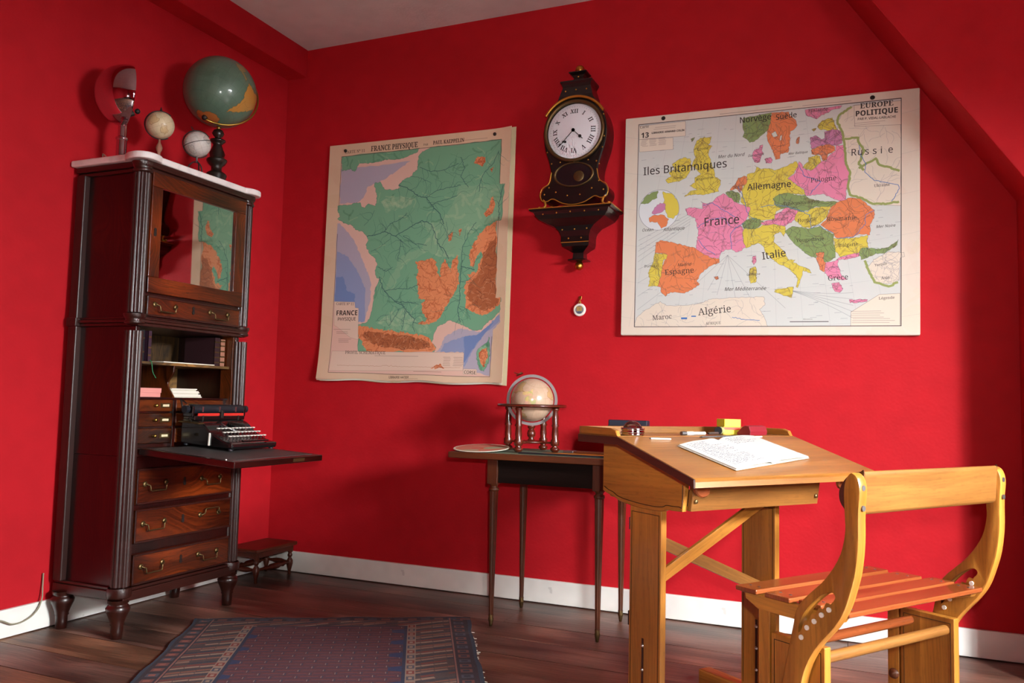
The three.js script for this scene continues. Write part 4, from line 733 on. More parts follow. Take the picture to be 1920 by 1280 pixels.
{
  const t = thing('clock_bracket', 'black lacquered wall bracket with gilt ball drop carrying the pendulum clock', 'bracket', [1.726, 0, 0]);
  part('shelf_plate', [stack([[1.765, -0.185, 0.185, 0.002, 0.185], [1.77, -0.192, 0.192, 0.002, 0.192], [1.776, -0.192, 0.192, 0.002, 0.192], [1.778, -0.19, 0.19, 0.002, 0.19]]), stack([[1.778, -0.125, 0.125, 0.01, 0.15], [1.79, -0.12, 0.12, 0.01, 0.145]])], mat.lacquer, t);
  part('gilt_line', [bx(0.386, 0.004, 0.002, 0, 1.7765, 0.1925, 0), bx(0.002, 0.004, 0.186, 0.1925, 1.7765, 0.097, 0), bx(0.002, 0.004, 0.186, -0.1925, 1.7765, 0.097, 0), bx(0.132, 0.003, 0.002, 0, 1.632, 0.1105, 0)], mat.gilt, t, 'gilt lines');
  part('body', [stack([[1.553, -0.012, 0.012, 0.02, 0.05], [1.556, -0.042, 0.042, 0.004, 0.078], [1.56, -0.042, 0.042, 0.004, 0.078], [1.566, -0.026, 0.026, 0.006, 0.06], [1.592, -0.024, 0.024, 0.004, 0.056], [1.604, -0.04, 0.04, 0.002, 0.075], [1.616, -0.062, 0.062, 0.002, 0.1], [1.634, -0.066, 0.066, 0.002, 0.108], [1.66, -0.066, 0.066, 0.002, 0.108], [1.684, -0.074, 0.074, 0.002, 0.113], [1.704, -0.094, 0.094, 0.002, 0.125], [1.718, -0.125, 0.125, 0.002, 0.145], [1.732, -0.155, 0.155, 0.002, 0.166], [1.75, -0.17, 0.17, 0.002, 0.176], [1.765, -0.176, 0.176, 0.002, 0.18]])], mat.lacquer, t, 'tapering black bracket');
  part('ball_drop', ball(0.0205, 0, 1.534, 0.04, 20), mat.gold, t, 'gilt ball');
  part('star_studs', [[-0.13, 1.752, 0.177], [-0.065, 1.755, 0.178], [0, 1.756, 0.178], [0.065, 1.756, 0.178], [0.13, 1.755, 0.178], [-0.058, 1.69, 0.118], [0, 1.69, 0.117], [0.058, 1.69, 0.118], [-0.03, 1.65, 0.11], [0.03, 1.65, 0.11]].map(([x, y, z]) => new THREE.OctahedronGeometry(0.0044).scale(1, 1, 0.5).translate(x, y, z)), mat.gilt, t, 'small gilt star studs').userData.kind = 'stuff';
}
{
  const t = thing('pocket_watch', 'small round pocket watch hanging from a brass hook below the clock', 'watch', [1.722, 0, 0]);
  part('hook', [bx(0.014, 0.016, 0.006, 0, 1.392, 0.004, 0.002), tube([[0, 1.386, 0.006], [0, 1.376, 0.016], [0, 1.368, 0.01]], 0.003, 12, 6), new THREE.TorusGeometry(0.006, 0.0018, 6, 16).translate(0, 1.37, 0.012)], mat.brass, t, 'small brass hook');
  part('case', lathe([[0, 0], [0.024, 0.0], [0.029, 0.004], [0.03, 0.009], [0.0275, 0.013], [0.021, 0.0135], [0.02, 0.012], [0, 0.012]], 32).rotateX(Math.PI / 2).translate(0, 1.336, 0.002), mat.paintWhite, t, 'white rim');
  part('face', [cyl(0.0195, 0.0195, 0.001, 0, 0, 0, 28).rotateX(Math.PI / 2).translate(0, 1.336, 0.0145)], M({ map: canvasTex(128, 128, (g) => { g.fillStyle = '#6f7d8c'; g.fillRect(0, 0, 128, 128); g.fillStyle = '#a98d55'; g.fillRect(14, 20, 70, 90); g.fillStyle = '#4a5568'; g.fillRect(90, 34, 26, 62); g.fillStyle = '#3a3028'; g.fillRect(40, 62, 24, 3); }), roughness: 0.4 }), t, 'dull gold and blue face');
}
// ---------------------------------------------------------------- side table with globe, card and drawing tools
const TT = 0.7;
{
  const t = thing('side_table', 'small dark wooden side table with green top and slender fluted legs', 'table', [1.725, 0, 0.3]);
  part('tabletop', [wuv(box2(-0.388, 0.385, TT - 0.026, TT - 0.001, -0.225, 0.235, 0.004), 'x')], mat.tableWood, t);
  part('baize', box2(-0.35, 0.347, TT - 0.002, TT, -0.19, 0.2, 0), mat.felt, t, 'worn green cloth inlay');
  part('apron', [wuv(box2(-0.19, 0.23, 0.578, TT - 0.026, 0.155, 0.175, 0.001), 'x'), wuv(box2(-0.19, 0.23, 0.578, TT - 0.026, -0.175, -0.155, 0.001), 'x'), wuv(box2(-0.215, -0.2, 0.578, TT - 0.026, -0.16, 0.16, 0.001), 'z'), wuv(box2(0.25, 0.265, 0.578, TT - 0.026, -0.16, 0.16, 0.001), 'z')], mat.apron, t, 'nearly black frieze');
  const fl = []; for (let i = 0; i < 32; i++) { const a = i / 32 * Math.PI * 2; fl.push([Math.cos(a) * (1 - 0.12 * Math.abs(Math.sin(a * 4))), Math.sin(a) * (1 - 0.12 * Math.abs(Math.sin(a * 4)))]); }
  const shaft = (() => { const g = ext(fl, 1); g.rotateX(-Math.PI / 2); const p = g.attributes.position; for (let i = 0; i < p.count; i++) { const y = p.getY(i), k = 0.0095 + 0.0095 * y; p.setXYZ(i, p.getX(i) * k, 0.045 + y * 0.497, p.getZ(i) * k); } g.computeVertexNormals(); return wuv(toCreasedNormals(g, 0.9), 'y'); })();
  const legG = merge([shaft, wuv(box2(-0.023, 0.023, 0.572, TT - 0.026, -0.023, 0.023, 0.002), 'y'), lathe([[0.014, 0.54], [0.021, 0.545], [0.0215, 0.553], [0.015, 0.558], [0.015, 0.563], [0.023, 0.573]], 18)]);
  const tip = lathe([[0, 0], [0.006, 0], [0.008, 0.012], [0.0105, 0.024], [0.0115, 0.03], [0.0095, 0.034], [0.0105, 0.046]], 14);
  for (const [x, z] of [[-0.208, 0.162], [-0.212, -0.172], [0.246, 0.174], [0.245, -0.158]]) { const l = put('leg', legG, mat.tableWood, t, x, 0, z); put('foot_cap', tip, mat.oldBrass, l, 0, 0, 0, 'brass foot cap'); }
}
{
  const t = thing('table_globe', 'cream table globe in a four legged wooden cradle with horizon ring', 'globe', [1.612, TT + 0.0005, 0.3]), cy = 0.218, r = 0.0925;
  const post = lathe([[0, 0], [0.008, 0.001], [0.0135, 0.011], [0.0135, 0.017], [0.007, 0.025], [0.012, 0.03], [0.013, 0.05], [0.009, 0.056], [0.01, 0.075], [0.0085, 0.105], [0.0115, 0.112], [0.0085, 0.119], [0.0095, 0.15], [0.0075, 0.172], [0.011, 0.178], [0.011, 0.184], [0.007, 0.19]], 16);
  for (const a of [0.108, 1.679, 3.25, 4.82]) put('leg', post.clone().scale(1.45, 1, 1.45), mat.globeWood, t, Math.cos(a) * 0.113, 0, Math.sin(a) * 0.113, 'turned wooden leg');
  part('horizon_ring', lathe([[0.104, 0.188], [0.146, 0.188], [0.149, 0.193], [0.146, 0.2], [0.104, 0.2], [0.104, 0.188]], 56), mat.globeWood, t, 'flat wooden ring round the globe');
  part('stretcher', [bx(0.226, 0.009, 0.018, 0, 0.04, 0, 0.003).rotateY(-0.108), bx(0.226, 0.009, 0.018, 0, 0.04, 0, 0.003).rotateY(-1.679), lathe([[0, 0.036], [0.055, 0.036], [0.06, 0.041], [0.055, 0.047], [0, 0.047]], 32)], mat.globeWood, t, 'crossed stretcher with a round plate');
  part('pedestal', lathe([[0.018, 0.046], [0.01, 0.056], [0.017, 0.066], [0.0185, 0.078], [0.014, 0.09], [0.009, 0.094], [0.016, 0.1], [0.016, 0.108]], 18), mat.globeWood, t);
  const m = part('meridian_ring', new THREE.RingGeometry(0.1, 0.116, 64, 1), mat.ringGrey, t, 'flat grey metal meridian ring');
  m.geometry = merge([ext(shapeOf([...Array(64).keys()].map((i) => [Math.cos(i / 32 * Math.PI) * 0.109, Math.sin(i / 32 * Math.PI) * 0.109]), [[...Array(64).keys()].map((i) => [Math.cos(i / 32 * Math.PI) * 0.0965, Math.sin(i / 32 * Math.PI) * 0.0965])]), 0.004).translate(0, 0, -0.002)]);
  m.position.y = cy; m.rotation.y = 0.35;
  part('time_dial', [cyl(0.016, 0.016, 0.003, 0, 0, 0, 20), bar([-0.002, 0, 0], [-0.02, 0.016, 0], 0.002), bar([0, 0, 0], [0.014, 0.006, 0.006], 0.0015)].map((g) => g.rotateZ(0.42).translate(-0.052, cy + 0.109, 0.02)), mat.oldBrass, t, 'small brass hour dial and pointer');
  const s = part('sphere', ball(r, 0, 0, 0, 48), P({ map: oldGlobe('#c2a68e', '#b99a6c', '#86704c', 21, (g, w, h, q) => { for (let i = 0; i < 26; i++) { g.fillStyle = ['rgba(150,170,90,0.5)', 'rgba(214,150,140,0.45)', 'rgba(220,190,110,0.5)'][i % 3]; g.beginPath(); g.ellipse(w * (0.4 + 0.5 * q()), h * (0.25 + 0.3 * q()), 8 + q() * 20, 5 + q() * 10, q() * 3, 0, 7); g.fill(); } }), roughness: 0.25, clearcoat: 0.6, clearcoatRoughness: 0.1 }), t, 'pale pinkish cream globe'); s.position.y = cy; s.rotation.set(0.1, 2.6, 0.4);
}
{
  const g = lathe([[0, 0], [0.118, 0], [0.119, 0.0015], [0.118, 0.003], [0, 0.003]], 56); const p = g.attributes.position, u = g.attributes.uv; for (let i = 0; i < p.count; i++) u.setXY(i, 0.5 + p.getX(i) / 0.242, 0.5 - p.getZ(i) / 0.242);
  const tex = canvasTex(256, 256, (c) => { const q = rngOf(3); c.fillStyle = '#d9d5c0'; c.fillRect(0, 0, 256, 256); c.beginPath(); c.arc(128, 128, 116, 0, 7); c.fillStyle = '#c47a66'; c.fill(); c.clip(); for (let i = 0; i < 16; i++) { c.fillStyle = ['#cf5f38', '#b09a80', '#c8675c', '#a3a080'][i % 4]; c.beginPath(); c.ellipse(q() * 256, q() * 256, 12 + q() * 34, 8 + q() * 26, q() * 3, 0, 7); c.fill(); } });
  g.rotateX(0.085); g.translate(1.433, TT + 0.0106, 0.415); solo('star_chart', g, P({ map: tex, roughness: 0.95, specularIntensity: 0.12 }), 'round pink and orange printed disc at the left of the side table', 'disc');
}
solo('black_ruler', wuv(box2(1.63, 1.99, TT + 0.0005, TT + 0.007, 0.462, 0.484, 0.001), 'x'), mat.black, 'thin black ruler along the front of the side table', 'ruler');
{ const o = solo('set_square', ext([[0, 0], [0.36, 0], [0.36, 0.11], [0.12, 0.075]], 0.004, 0.0008), mat.orangePlastic, 'flat orange yellow set square beside the black ruler on the side table', 'set square'); o.rotation.x = -Math.PI / 2; o.position.set(1.66, TT + 0.0005, 0.452); }
{ const t = thing('folding_rule', 'wooden folding rule with a grey metal end on the orange set square', 'ruler', [1.9, TT + 0.0052, 0.36], -0.1); part('wooden_arm', [wuv(bx(0.2, 0.008, 0.012, 0.02, 0.004, 0.014, 0.002), 'x'), wuv(bx(0.2, 0.008, 0.012, 0.02, 0.004, -0.014, 0.002), 'x')], mat.rosewood, t); part('metal_end', bx(0.045, 0.01, 0.042, -0.095, 0.005, 0, 0.002), mat.pewter, t, 'grey metal end'); }
{ const t = thing('black_case', 'upright black case standing on the side table behind the desk', 'case', [1.998, TT + 0.0005, 0.15]); part('shell', bx(0.168, 0.142, 0.05, 0, 0.071, 0, 0.004), mat.navy, t); part('lid_seam', bx(0.17, 0.003, 0.052, 0, 0.118, 0, 0.001), mat.black, t); part('clasp', bx(0.016, 0.02, 0.004, 0, 0.116, 0.026, 0.001), mat.iron, t); }
// ---------------------------------------------------------------- school desk
const DESK = { at: [2.529, 0, 1.51], turn: 54 * Math.PI / 180, tilt: Math.atan(0.09 / 0.305) };
const deskAt = (x, y, z) => { const c = Math.cos(DESK.turn), s = Math.sin(DESK.turn); return [DESK.at[0] + x * c + z * s, y, DESK.at[2] - x * s + z * c]; };
const slopeY = (z) => 0.73 - z * 0.09 / 0.305;
{
  const t = thing('school_desk', 'honey coloured wooden school desk with sloping top and crossed braces', 'desk', DESK.at, DESK.turn);
  const W = 0.72, th = 0.022;
  const top = ext([[0.004, 0.73 - th], [0, 0.722], [0.001, 0.7285], [-0.004, 0.7315], [-0.303, 0.82], [-0.303, 0.82 - th]], W, 0.002); top.rotateY(-Math.PI / 2); top.translate(W, 0, 0);
  part('writing_board', wuv(top, 'x'), mat.honeyTop, t, 'sloping writing board');
  part('shelf_board', wuv(box2(0, W, 0.8, 0.8215, -0.492, -0.305, 0.002), 'x'), mat.honeyTop, t, 'flat pen shelf at the back');
  const eg = ext([[0.003, 0.73 - th - 0.001], [0.002, 0.729], [-0.304, 0.819], [-0.492, 0.819], [-0.492, 0.797], [-0.304, 0.797]], 0.006, 0.001); eg.rotateY(-Math.PI / 2);
  part('edge_strip', wuv(eg.clone().translate(0.0035, 0, 0), 'z'), mat.edgeDark, t, 'dark worn left edge'); part('edge_strip', wuv(eg.clone().translate(W + 0.0025, 0, 0), 'z'), mat.honey, t);
  part('back_rail', wuv(box2(0.002, W - 0.002, 0.8215, 0.843, -0.492, -0.482, 0.002), 'x'), mat.honeyDimmed, t, 'honey back rail of the pen shelf');
  for (const [x, len] of [[0, 0.175], [W - 0.014, 0.175]]) { const g = ext([[-0.482, 0.8215], [-0.482, 0.843], [-0.482 + len - 0.03, 0.842], [-0.482 + len - 0.008, 0.836], [-0.482 + len, 0.8215]], 0.014, 0.002); g.rotateY(-Math.PI / 2); g.translate(x + 0.014, 0, 0); part('end_rail', wuv(g, 'z'), mat.honey, t); }
  // box under the top, shaped sides
  const low = smooth([[-0.474, 0.652], [-0.455, 0.645], [-0.425, 0.64], [-0.4, 0.63], [-0.36, 0.624], [-0.3, 0.62], [-0.24, 0.619], [-0.205, 0.622], [-0.19, 0.628], [-0.165, 0.628], [-0.128, 0.63]], 40);
  const sidePts = [...low, [-0.112, 0.702 + 0.045], [-0.305, 0.797], [-0.474, 0.797]];
  const sg = ext(sidePts, 0.016, 0.0015); sg.rotateY(-Math.PI / 2);
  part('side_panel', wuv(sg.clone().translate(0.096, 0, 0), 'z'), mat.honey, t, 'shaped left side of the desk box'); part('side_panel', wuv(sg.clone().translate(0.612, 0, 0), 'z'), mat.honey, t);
  const line = [...low.map(([z, y]) => [0.0792, y + 0.012, z + (z < -0.45 ? 0.008 : 0)]), [0.0792, 0.7, -0.126]];
  part('inlay_line', tube(line, 0.0011, 80, 5), mat.inlay, t, 'thin dark inlay line');
  const fp = ext([[-0.128, 0.632], [-0.112, 0.632], [-0.096, 0.703 + 0.03], [-0.112, 0.735]], 0.5, 0.0015); fp.rotateY(-Math.PI / 2); fp.translate(0.596, 0, 0);
  part('front_panel', wuv(fp, 'x'), mat.honeyDimmed, t, 'honey front board of the desk box');
  part('back_panel', wuv(box2(0.096, 0.596, 0.655, 0.799, -0.472, -0.458, 0.001), 'x'), mat.honey, t); part('box_bottom', wuv(box2(0.096, 0.596, 0.634, 0.644, -0.46, -0.12, 0.001), 'x'), mat.honey, t);
  for (const [x, y] of [[0.108, 0.658], [0.582, 0.655]]) part('screw', lathe([[0, 0.003], [0.005, 0.002], [0.006, 0]], 12).rotateX(Math.PI / 2).translate(x, y, -0.1045), mat.oldBrass, t, 'brass screw head');
  for (const x of [0.03, 0.585]) { const g = ext(smooth([[-0.05, 0.006], [-0.045, -0.012], [-0.03, -0.022], [-0.014, -0.022], [0.0, -0.014], [0.004, 0.006]], 24), 0.014, 0.003); part('lip_bracket', wuv(g.translate(x + 0.065, 0.7, -0.055), 'x'), mat.seatRed, t, 'rounded bracket under the lip'); }
  // plank legs, runners, braces
  for (const x of [0.09, 0.54]) {
    const leg = part('leg', wuv(box2(x, x + 0.02, 0.05, 0.634, -0.356, -0.222, 0.002), 'y'), mat.honey, t, 'flat plank leg');
    part('inlay_line', [box2(x - 0.0008, x, 0.06, 0.606, -0.2315, -0.2298, 0), box2(x - 0.0008, x, 0.06, 0.606, -0.3482, -0.3465, 0), box2(x - 0.0008, x, 0.6045, 0.6062, -0.3482, -0.2298, 0)], mat.inlay, leg);
    part('groove_shade', wuv(box2(x - 0.0012, x + 0.001, 0.06, 0.26, -0.298, -0.29, 0), 'y'), mat.edgeDark, leg, 'dark strip for the shade inside the groove');  // flat strip, its dark colour stands in for shade inside the groove
    for (const y of [0.24, 0.175, 0.11]) part('stud', lathe([[0, 0.006], [0.004, 0.003], [0.0055, 0]], 10).rotateZ(Math.PI / 2).translate(x - 0.001, y, -0.294), mat.steel, leg);
    part('runner', wuv(bx(0.05, 0.05, 0.5, x + 0.01, 0.025, -0.28, 0.006), 'z'), mat.honey, t, 'floor runner');
  }
  const brace = (x0, y0, x1, y1, z, w) => { const L = Math.hypot(x1 - x0, y1 - y0), a = Math.atan2(y1 - y0, x1 - x0); const g = wuv(bx(L, w, 0.012, 0, 0, 0, 0.001), 'x'); g.rotateZ(a); return g.translate((x0 + x1) / 2, (y0 + y1) / 2, z); };
  part('brace', brace(0.112, 0.425, 0.54, 0.63, -0.262, 0.034), mat.honey, t, 'diagonal brace'); part('brace', brace(0.112, 0.535, 0.54, 0.36, -0.278, 0.034), mat.honeyDimmed, t, 'diagonal brace');
  part('hinge_plate', [box2(0.094, 0.106, 0.55, 0.585, -0.366, -0.355, 0.001)], mat.pewter, t); part('hinge_plate', [box2(0.094, 0.106, 0.28, 0.32, -0.366, -0.355, 0.001)], mat.iron, t);
}
// ---- on the desk
{ // open exercise book lying on the slope
  const tex = canvasTex(512, 512, (g) => { const q = rngOf(8); g.fillStyle = '#b4b2ad'; g.fillRect(0, 0, 512, 512); for (let s = 0; s < 2; s++) for (let k = 0; k < 21; k++) { const y = 36 + k * 21; g.strokeStyle = 'rgba(110,120,150,0.16)'; g.lineWidth = 1; g.beginPath(); g.moveTo(s * 256 + 14, y + 4); g.lineTo(s * 256 + 242, y + 4); g.stroke(); if (s === 0 || k < 6) { g.strokeStyle = 'rgba(45,45,70,0.85)'; g.lineWidth = 3.2; g.beginPath(); let x = s * 256 + 24; g.moveTo(x, y); const end = s * 256 + 120 + q() * 110; while (x < end) { x += 3 + q() * 4; g.lineTo(x, y + (q() - 0.5) * 9); if (q() < 0.16) { x += 7; g.moveTo(x, y); } } g.stroke(); } } });
  const t = thing('exercise_book', 'open white exercise book with handwriting lying on the sloping desk top', 'notebook', deskAt(0.352, slopeY(-0.165) + 0.0022, -0.165)); t.rotation.order = 'YXZ'; t.rotation.set(DESK.tilt, DESK.turn, 0);
  const pw = 0.188, ph = 0.19, phi = 0.2;
  const page = (lift, thick, gap) => { const P2 = []; const N = 16, f = (u) => thick + lift * Math.sin(Math.min(1, Math.abs(u) * 1.0) * Math.PI) * 0.006 + 0.004 * Math.exp(-Math.pow((Math.abs(u) - 0.16) / 0.14, 2)) - 0.0045 * Math.exp(-Math.pow(u / 0.05, 2)); const top = [], bot = []; for (let i = 0; i <= 2 * N; i++) { const u = i / N - 1; top.push([u * (pw - gap), f(u)]); bot.push([u * (pw - gap), Math.max(0, f(u) - thick)]); } return [...top, ...bot.reverse()]; };
  const g = ext(page(1, 0.004, 0), ph); { const p = g.attributes.position, u = g.attributes.uv; for (let i = 0; i < p.count; i++) u.setXY(i, 0.5 + p.getX(i) / (2 * pw), 1 - p.getZ(i) / ph); } g.translate(0, 0.0016, -ph / 2); g.rotateY(phi);
  part('pages', toCreasedNormals(g, 0.6), P({ map: tex, roughness: 0.95, specularIntensity: 0.12 }), t, 'open white pages');
  part('cover', bx(2 * pw + 0.006, 0.0015, ph + 0.004, 0, 0.0008, 0, 0).rotateY(phi), M({ color: hex('#b9b2a4'), roughness: 0.8 }), t, 'grey cover underneath');
}
{ // glass dome magnifier in a steel ring
  const t = thing('magnifier', 'domed glass magnifier in a shiny steel ring on the desk', 'magnifier', deskAt(0.078, 0.822, -0.335));
  part('ring', lathe([[0.029, 0], [0.034, 0], [0.0345, 0.004], [0.033, 0.006], [0.0345, 0.008], [0.0345, 0.012], [0.033, 0.014], [0.0345, 0.016], [0.0345, 0.02], [0.032, 0.022], [0.029, 0.022], [0.029, 0]], 48), mat.chrome, t, 'ribbed chrome ring');
  const d = []; for (let i = 0; i <= 16; i++) { const a = i / 16 * Math.PI / 2; d.push([0.0285 * Math.cos(a), 0.014 + 0.0275 * Math.sin(a)]); } part('lens', lathe([[0, 0.013], [0.0285, 0.013], ...d], 40), mat.glassSolid, t, 'clear glass dome');
}
const rod = (name, label, category, a, b, r, m, caps) => { const t = thing(name, label, category, a); const d = [b[0] - a[0], b[1] - a[1], b[2] - a[2]]; const at = (k) => [d[0] * k, d[1] * k + r + 0.0012, d[2] * k]; part('barrel', bar(at(0), at(1), r, 10), m, t); for (const [k0, k1, rr, mm, nm] of caps) part(nm, bar(at(k0), at(k1), rr, 10), mm, t); return t; };
rod('pen', 'short white pencil lying beside the glass magnifier', 'pencil', deskAt(0.098, slopeY(-0.278), -0.278), deskAt(0.166, slopeY(-0.272), -0.272), 0.0024, mat.paintWhite, [[-0.06, 0.0, 0.0016, mat.black, 'lead']]);
rod('brush_pen', 'white holder with a grey rubber end on the pen shelf of the desk', 'pen', deskAt(0.262, 0.8216, -0.332), deskAt(0.36, 0.8216, -0.335), 0.0048, mat.card, [[-0.005, 0.2, 0.0062, mat.pewter, 'rubber_end'], [0.2, 0.5, 0.0055, mat.paintWhite, 'grip']]);
rod('pen', 'slim silver pen lying left of the green tin on the desk', 'pen', deskAt(0.385, 0.8216, -0.345), deskAt(0.43, 0.8216, -0.35), 0.004, mat.steel, [[-0.06, 0.0, 0.0025, mat.black, 'nib']]);
rod('pencil', 'thin grey pencil lying along the top edge of the exercise book', 'pencil', deskAt(0.302, slopeY(-0.288), -0.288), deskAt(0.49, slopeY(-0.296), -0.296), 0.0026, mat.pewter, [[-0.04, 0.0, 0.0016, mat.black, 'lead'], [0.5, 0.8, 0.0028, mat.navy, 'sleeve']]);
rod('chalk', 'white chalk stick in front of the dark red case on the desk', 'chalk', deskAt(0.495, slopeY(-0.285), -0.285), deskAt(0.555, slopeY(-0.288), -0.288), 0.0027, mat.paintWhite, [[0.98, 1.02, 0.0022, mat.card, 'worn_end']]);
{ const t = thing('spool_tin', 'small green tin lying on its side with a black end beside the yellow boxes', 'tin', deskAt(0.468, 0.8225, -0.385), DESK.turn + 0.5); part('body', cyl(0.0115, 0.0115, 0.04, 0, 0, 0, 20).rotateZ(Math.PI / 2).translate(0.02, 0.0117, 0), M({ color: hex('#9aa06a'), roughness: 0.5 }), t); part('end_cap', cyl(0.0118, 0.0118, 0.006, 0, 0, 0, 20).rotateZ(Math.PI / 2).translate(-0.002, 0.0118, 0), mat.black, t, 'black end cap'); }
for (const [i, label] of [[0, 'lower yellow card box with a red band under another on the desk'], [1, 'upper yellow card box on top of its pair on the desk']]) {
  const t = thing('card_box', label, 'box', deskAt(0.53 + i * 0.002, 0.822 + i * 0.0243, -0.405), DESK.turn - 0.35 + i * 0.06, 'yellow card boxes');
  part('carton', bx(0.058, 0.024, 0.052, 0, 0.012, 0, 0.001), mat.yellowCard, t); if (!i) part('printed_band', [bx(0.0585, 0.009, 0.0525, 0, 0.0185, 0, 0)], mat.redCard, t, 'orange red printed band');
}
{ const t = thing('leather_case', 'dark red wedge shaped leather case lying on the pen shelf of the desk', 'case', deskAt(0.575, 0.822, -0.345), DESK.turn + 0.12); const g = ext([[-0.024, 0], [0.026, 0], [0.028, 0.006], [0.006, 0.026], [-0.004, 0.03], [-0.02, 0.028], [-0.026, 0.012]], 0.088, 0.002); g.rotateY(Math.PI / 2); part('cover', g.translate(-0.044, 0, 0), mat.wineBook, t); part('page_edge', ext([[-0.02, 0.002], [0.022, 0.002], [0.004, 0.023], [-0.016, 0.024]], 0.003).rotateY(Math.PI / 2).translate(0.0435, 0, 0), mat.pages, t, 'cream end'); }
// ---------------------------------------------------------------- school chair
{
  const t = thing('school_chair', 'honey coloured wooden school chair with slatted seat and curved side arms', 'chair', [2.529, 0, 1.51], 56 * Math.PI / 180);
  const front = [[0.112, 0.15], [0.126, 0.244], [0.146, 0.33], [0.16, 0.39], [0.178, 0.447], [0.247, 0.516], [0.287, 0.575], [0.302, 0.628], [0.302, 0.668], [0.3, 0.71], [0.302, 0.74], [0.31, 0.76]], back = [[0.322, 0.768], [0.336, 0.757], [0.342, 0.73], [0.338, 0.68], [0.337, 0.61], [0.33, 0.55], [0.318, 0.505], [0.3, 0.455], [0.275, 0.415], [0.225, 0.355], [0.195, 0.3], [0.18, 0.24], [0.172, 0.15]];
  const outline = [...smooth([...front, ...back], 90)];
  const slot = smooth([[0.174, 0.376], [0.175, 0.402], [0.192, 0.436], [0.22, 0.468], [0.248, 0.49], [0.272, 0.496], [0.282, 0.482], [0.268, 0.462], [0.256, 0.462], [0.248, 0.446], [0.236, 0.446], [0.228, 0.428], [0.216, 0.428], [0.208, 0.41], [0.197, 0.408], [0.19, 0.39], [0.183, 0.38]], 60, true);
  const ag = ext(outline, 0.03, 0.004, [slot], 2); ag.rotateY(-Math.PI / 2);
  for (const x of [0.198, 0.806]) {
    const a = part('side_arm', wuv(toCreasedNormals(ag.clone().translate(x, 0, 0), 0.5), 'y'), mat.honey, t, 'curved side arm with a notched slot');
    for (const [z, y] of [[0.262, 0.456], [0.242, 0.44], [0.222, 0.421], [0.202, 0.402], [0.186, 0.376]]) part('peg', cyl(0.006, 0.006, 0.034, 0, 0, 0, 12).rotateZ(Math.PI / 2).translate(x - 0.016, y - 0.004, z), mat.paintWhite, a, 'pale metal peg');
    for (const y of [0.735, 0.69]) part('screw', [cyl(0.0065, 0.0065, 0.004, x - 0.015, y, 0.341, 12).translate(-(x - 0.015), -y, -0.341).rotateX(Math.PI / 2).translate(x - 0.015, y, 0.3405)], mat.pewter, a, 'sunken screw head');
  }
  // lens shaped backrest
  const bg = ext(smooth([[0.334, 0.768], [0.322, 0.77], [0.292, 0.758], [0.271, 0.728], [0.27, 0.7], [0.286, 0.678], [0.312, 0.672], [0.326, 0.676], [0.33, 0.69], [0.333, 0.74]], 50, true), 0.578, 0.002); bg.rotateY(-Math.PI / 2); bg.translate(0.776, 0, 0);
  for (const x of [0.1995, 0.7785]) part('backrest_end', wuv(ext(smooth([[0.333, 0.767], [0.322, 0.769], [0.292, 0.757], [0.271, 0.728], [0.27, 0.7], [0.286, 0.679], [0.312, 0.673], [0.326, 0.677]], 40, true), 0.002).rotateY(-Math.PI / 2).translate(x, 0, 0), 'y'), mat.edgeDark, t, 'dark end grain of the backrest');
  part('backrest', wuv(toCreasedNormals(bg, 0.5), 'x'), mat.honeyDimmed, t, 'broad honey backrest board');
  for (const [z0, z1, x0, x1, dy] of [[-0.025, 0.044, 0.176, 0.74, 0.002], [0.062, 0.138, 0.184, 0.752, 0], [0.152, 0.218, 0.199, 0.775, -0.001], [0.226, 0.292, 0.2, 0.775, -0.003]]) {
    const s = part('seat_slat', wuv(box2(x0, x1, 0.437 + dy, 0.45 + dy, z0, z1, 0.004), 'x'), mat.seatRed, t, 'reddish seat slat');
    for (const sx of [x0 + 0.035, x1 - 0.035]) for (const k of [0.3, 0.7]) part('screw', lathe([[0, 0.001], [0.0035, 0.0008], [0.004, 0]], 10).translate(sx, 0.45 + dy, z0 + (z1 - z0) * k), mat.steel, s);
  }
  for (const x of [0.2, 0.754]) part('seat_rail', wuv(ext([[-0.015, 0.437], [-0.012, 0.418], [0.03, 0.398], [0.2, 0.4], [0.27, 0.42], [0.28, 0.434]], 0.022, 0.002).rotateY(-Math.PI / 2).translate(x + 0.022, 0, 0), 'z'), mat.honey, t, 'side rail under the slats');
  for (const x of [0.2, 0.752]) {
    const p = part('base_panel', wuv(box2(x, x + 0.024, 0.05, 0.352, 0.07, 0.226, 0.003), 'y'), mat.honey, t, 'upright base panel');
    part('inlay_line', [box2(x - 0.0008, x, 0.06, 0.338, 0.08, 0.0815, 0), box2(x - 0.0008, x, 0.3365, 0.338, 0.08, 0.216, 0), box2(x - 0.0008, x, 0.06, 0.338, 0.2145, 0.216, 0)], mat.inlay, p);
    part('upright', wuv(box2(x, x + 0.026, 0.05, 0.402, 0.03, 0.066, 0.003), 'y'), mat.honey, t, 'front upright of the base');
    for (const y of [0.13, 0.09]) part('bolt', lathe([[0, 0.012], [0.012, 0.009], [0.015, 0.002], [0.015, 0]], 16).rotateZ(Math.PI / 2).translate(x, y + 0.03, y > 0.1 ? 0.05 : 0.15), mat.rosewood, t, 'round wooden bolt head');
    part('runner', wuv(bx(0.045, 0.05, 0.42, x + 0.012, 0.025, 0.15, 0.006), 'z'), mat.honey, t, 'floor runner');
  }
  part('stretcher', wuv(bar([0.222, 0.322, 0.1], [0.752, 0.322, 0.1], 0.0125, 16), 'x'), mat.seatRed, t, 'darker round stretcher'); part('stretcher', wuv(bar([0.222, 0.318, 0.2], [0.77, 0.318, 0.2], 0.0135, 16), 'x'), mat.honeyDimmed, t, 'honey round stretcher');
}
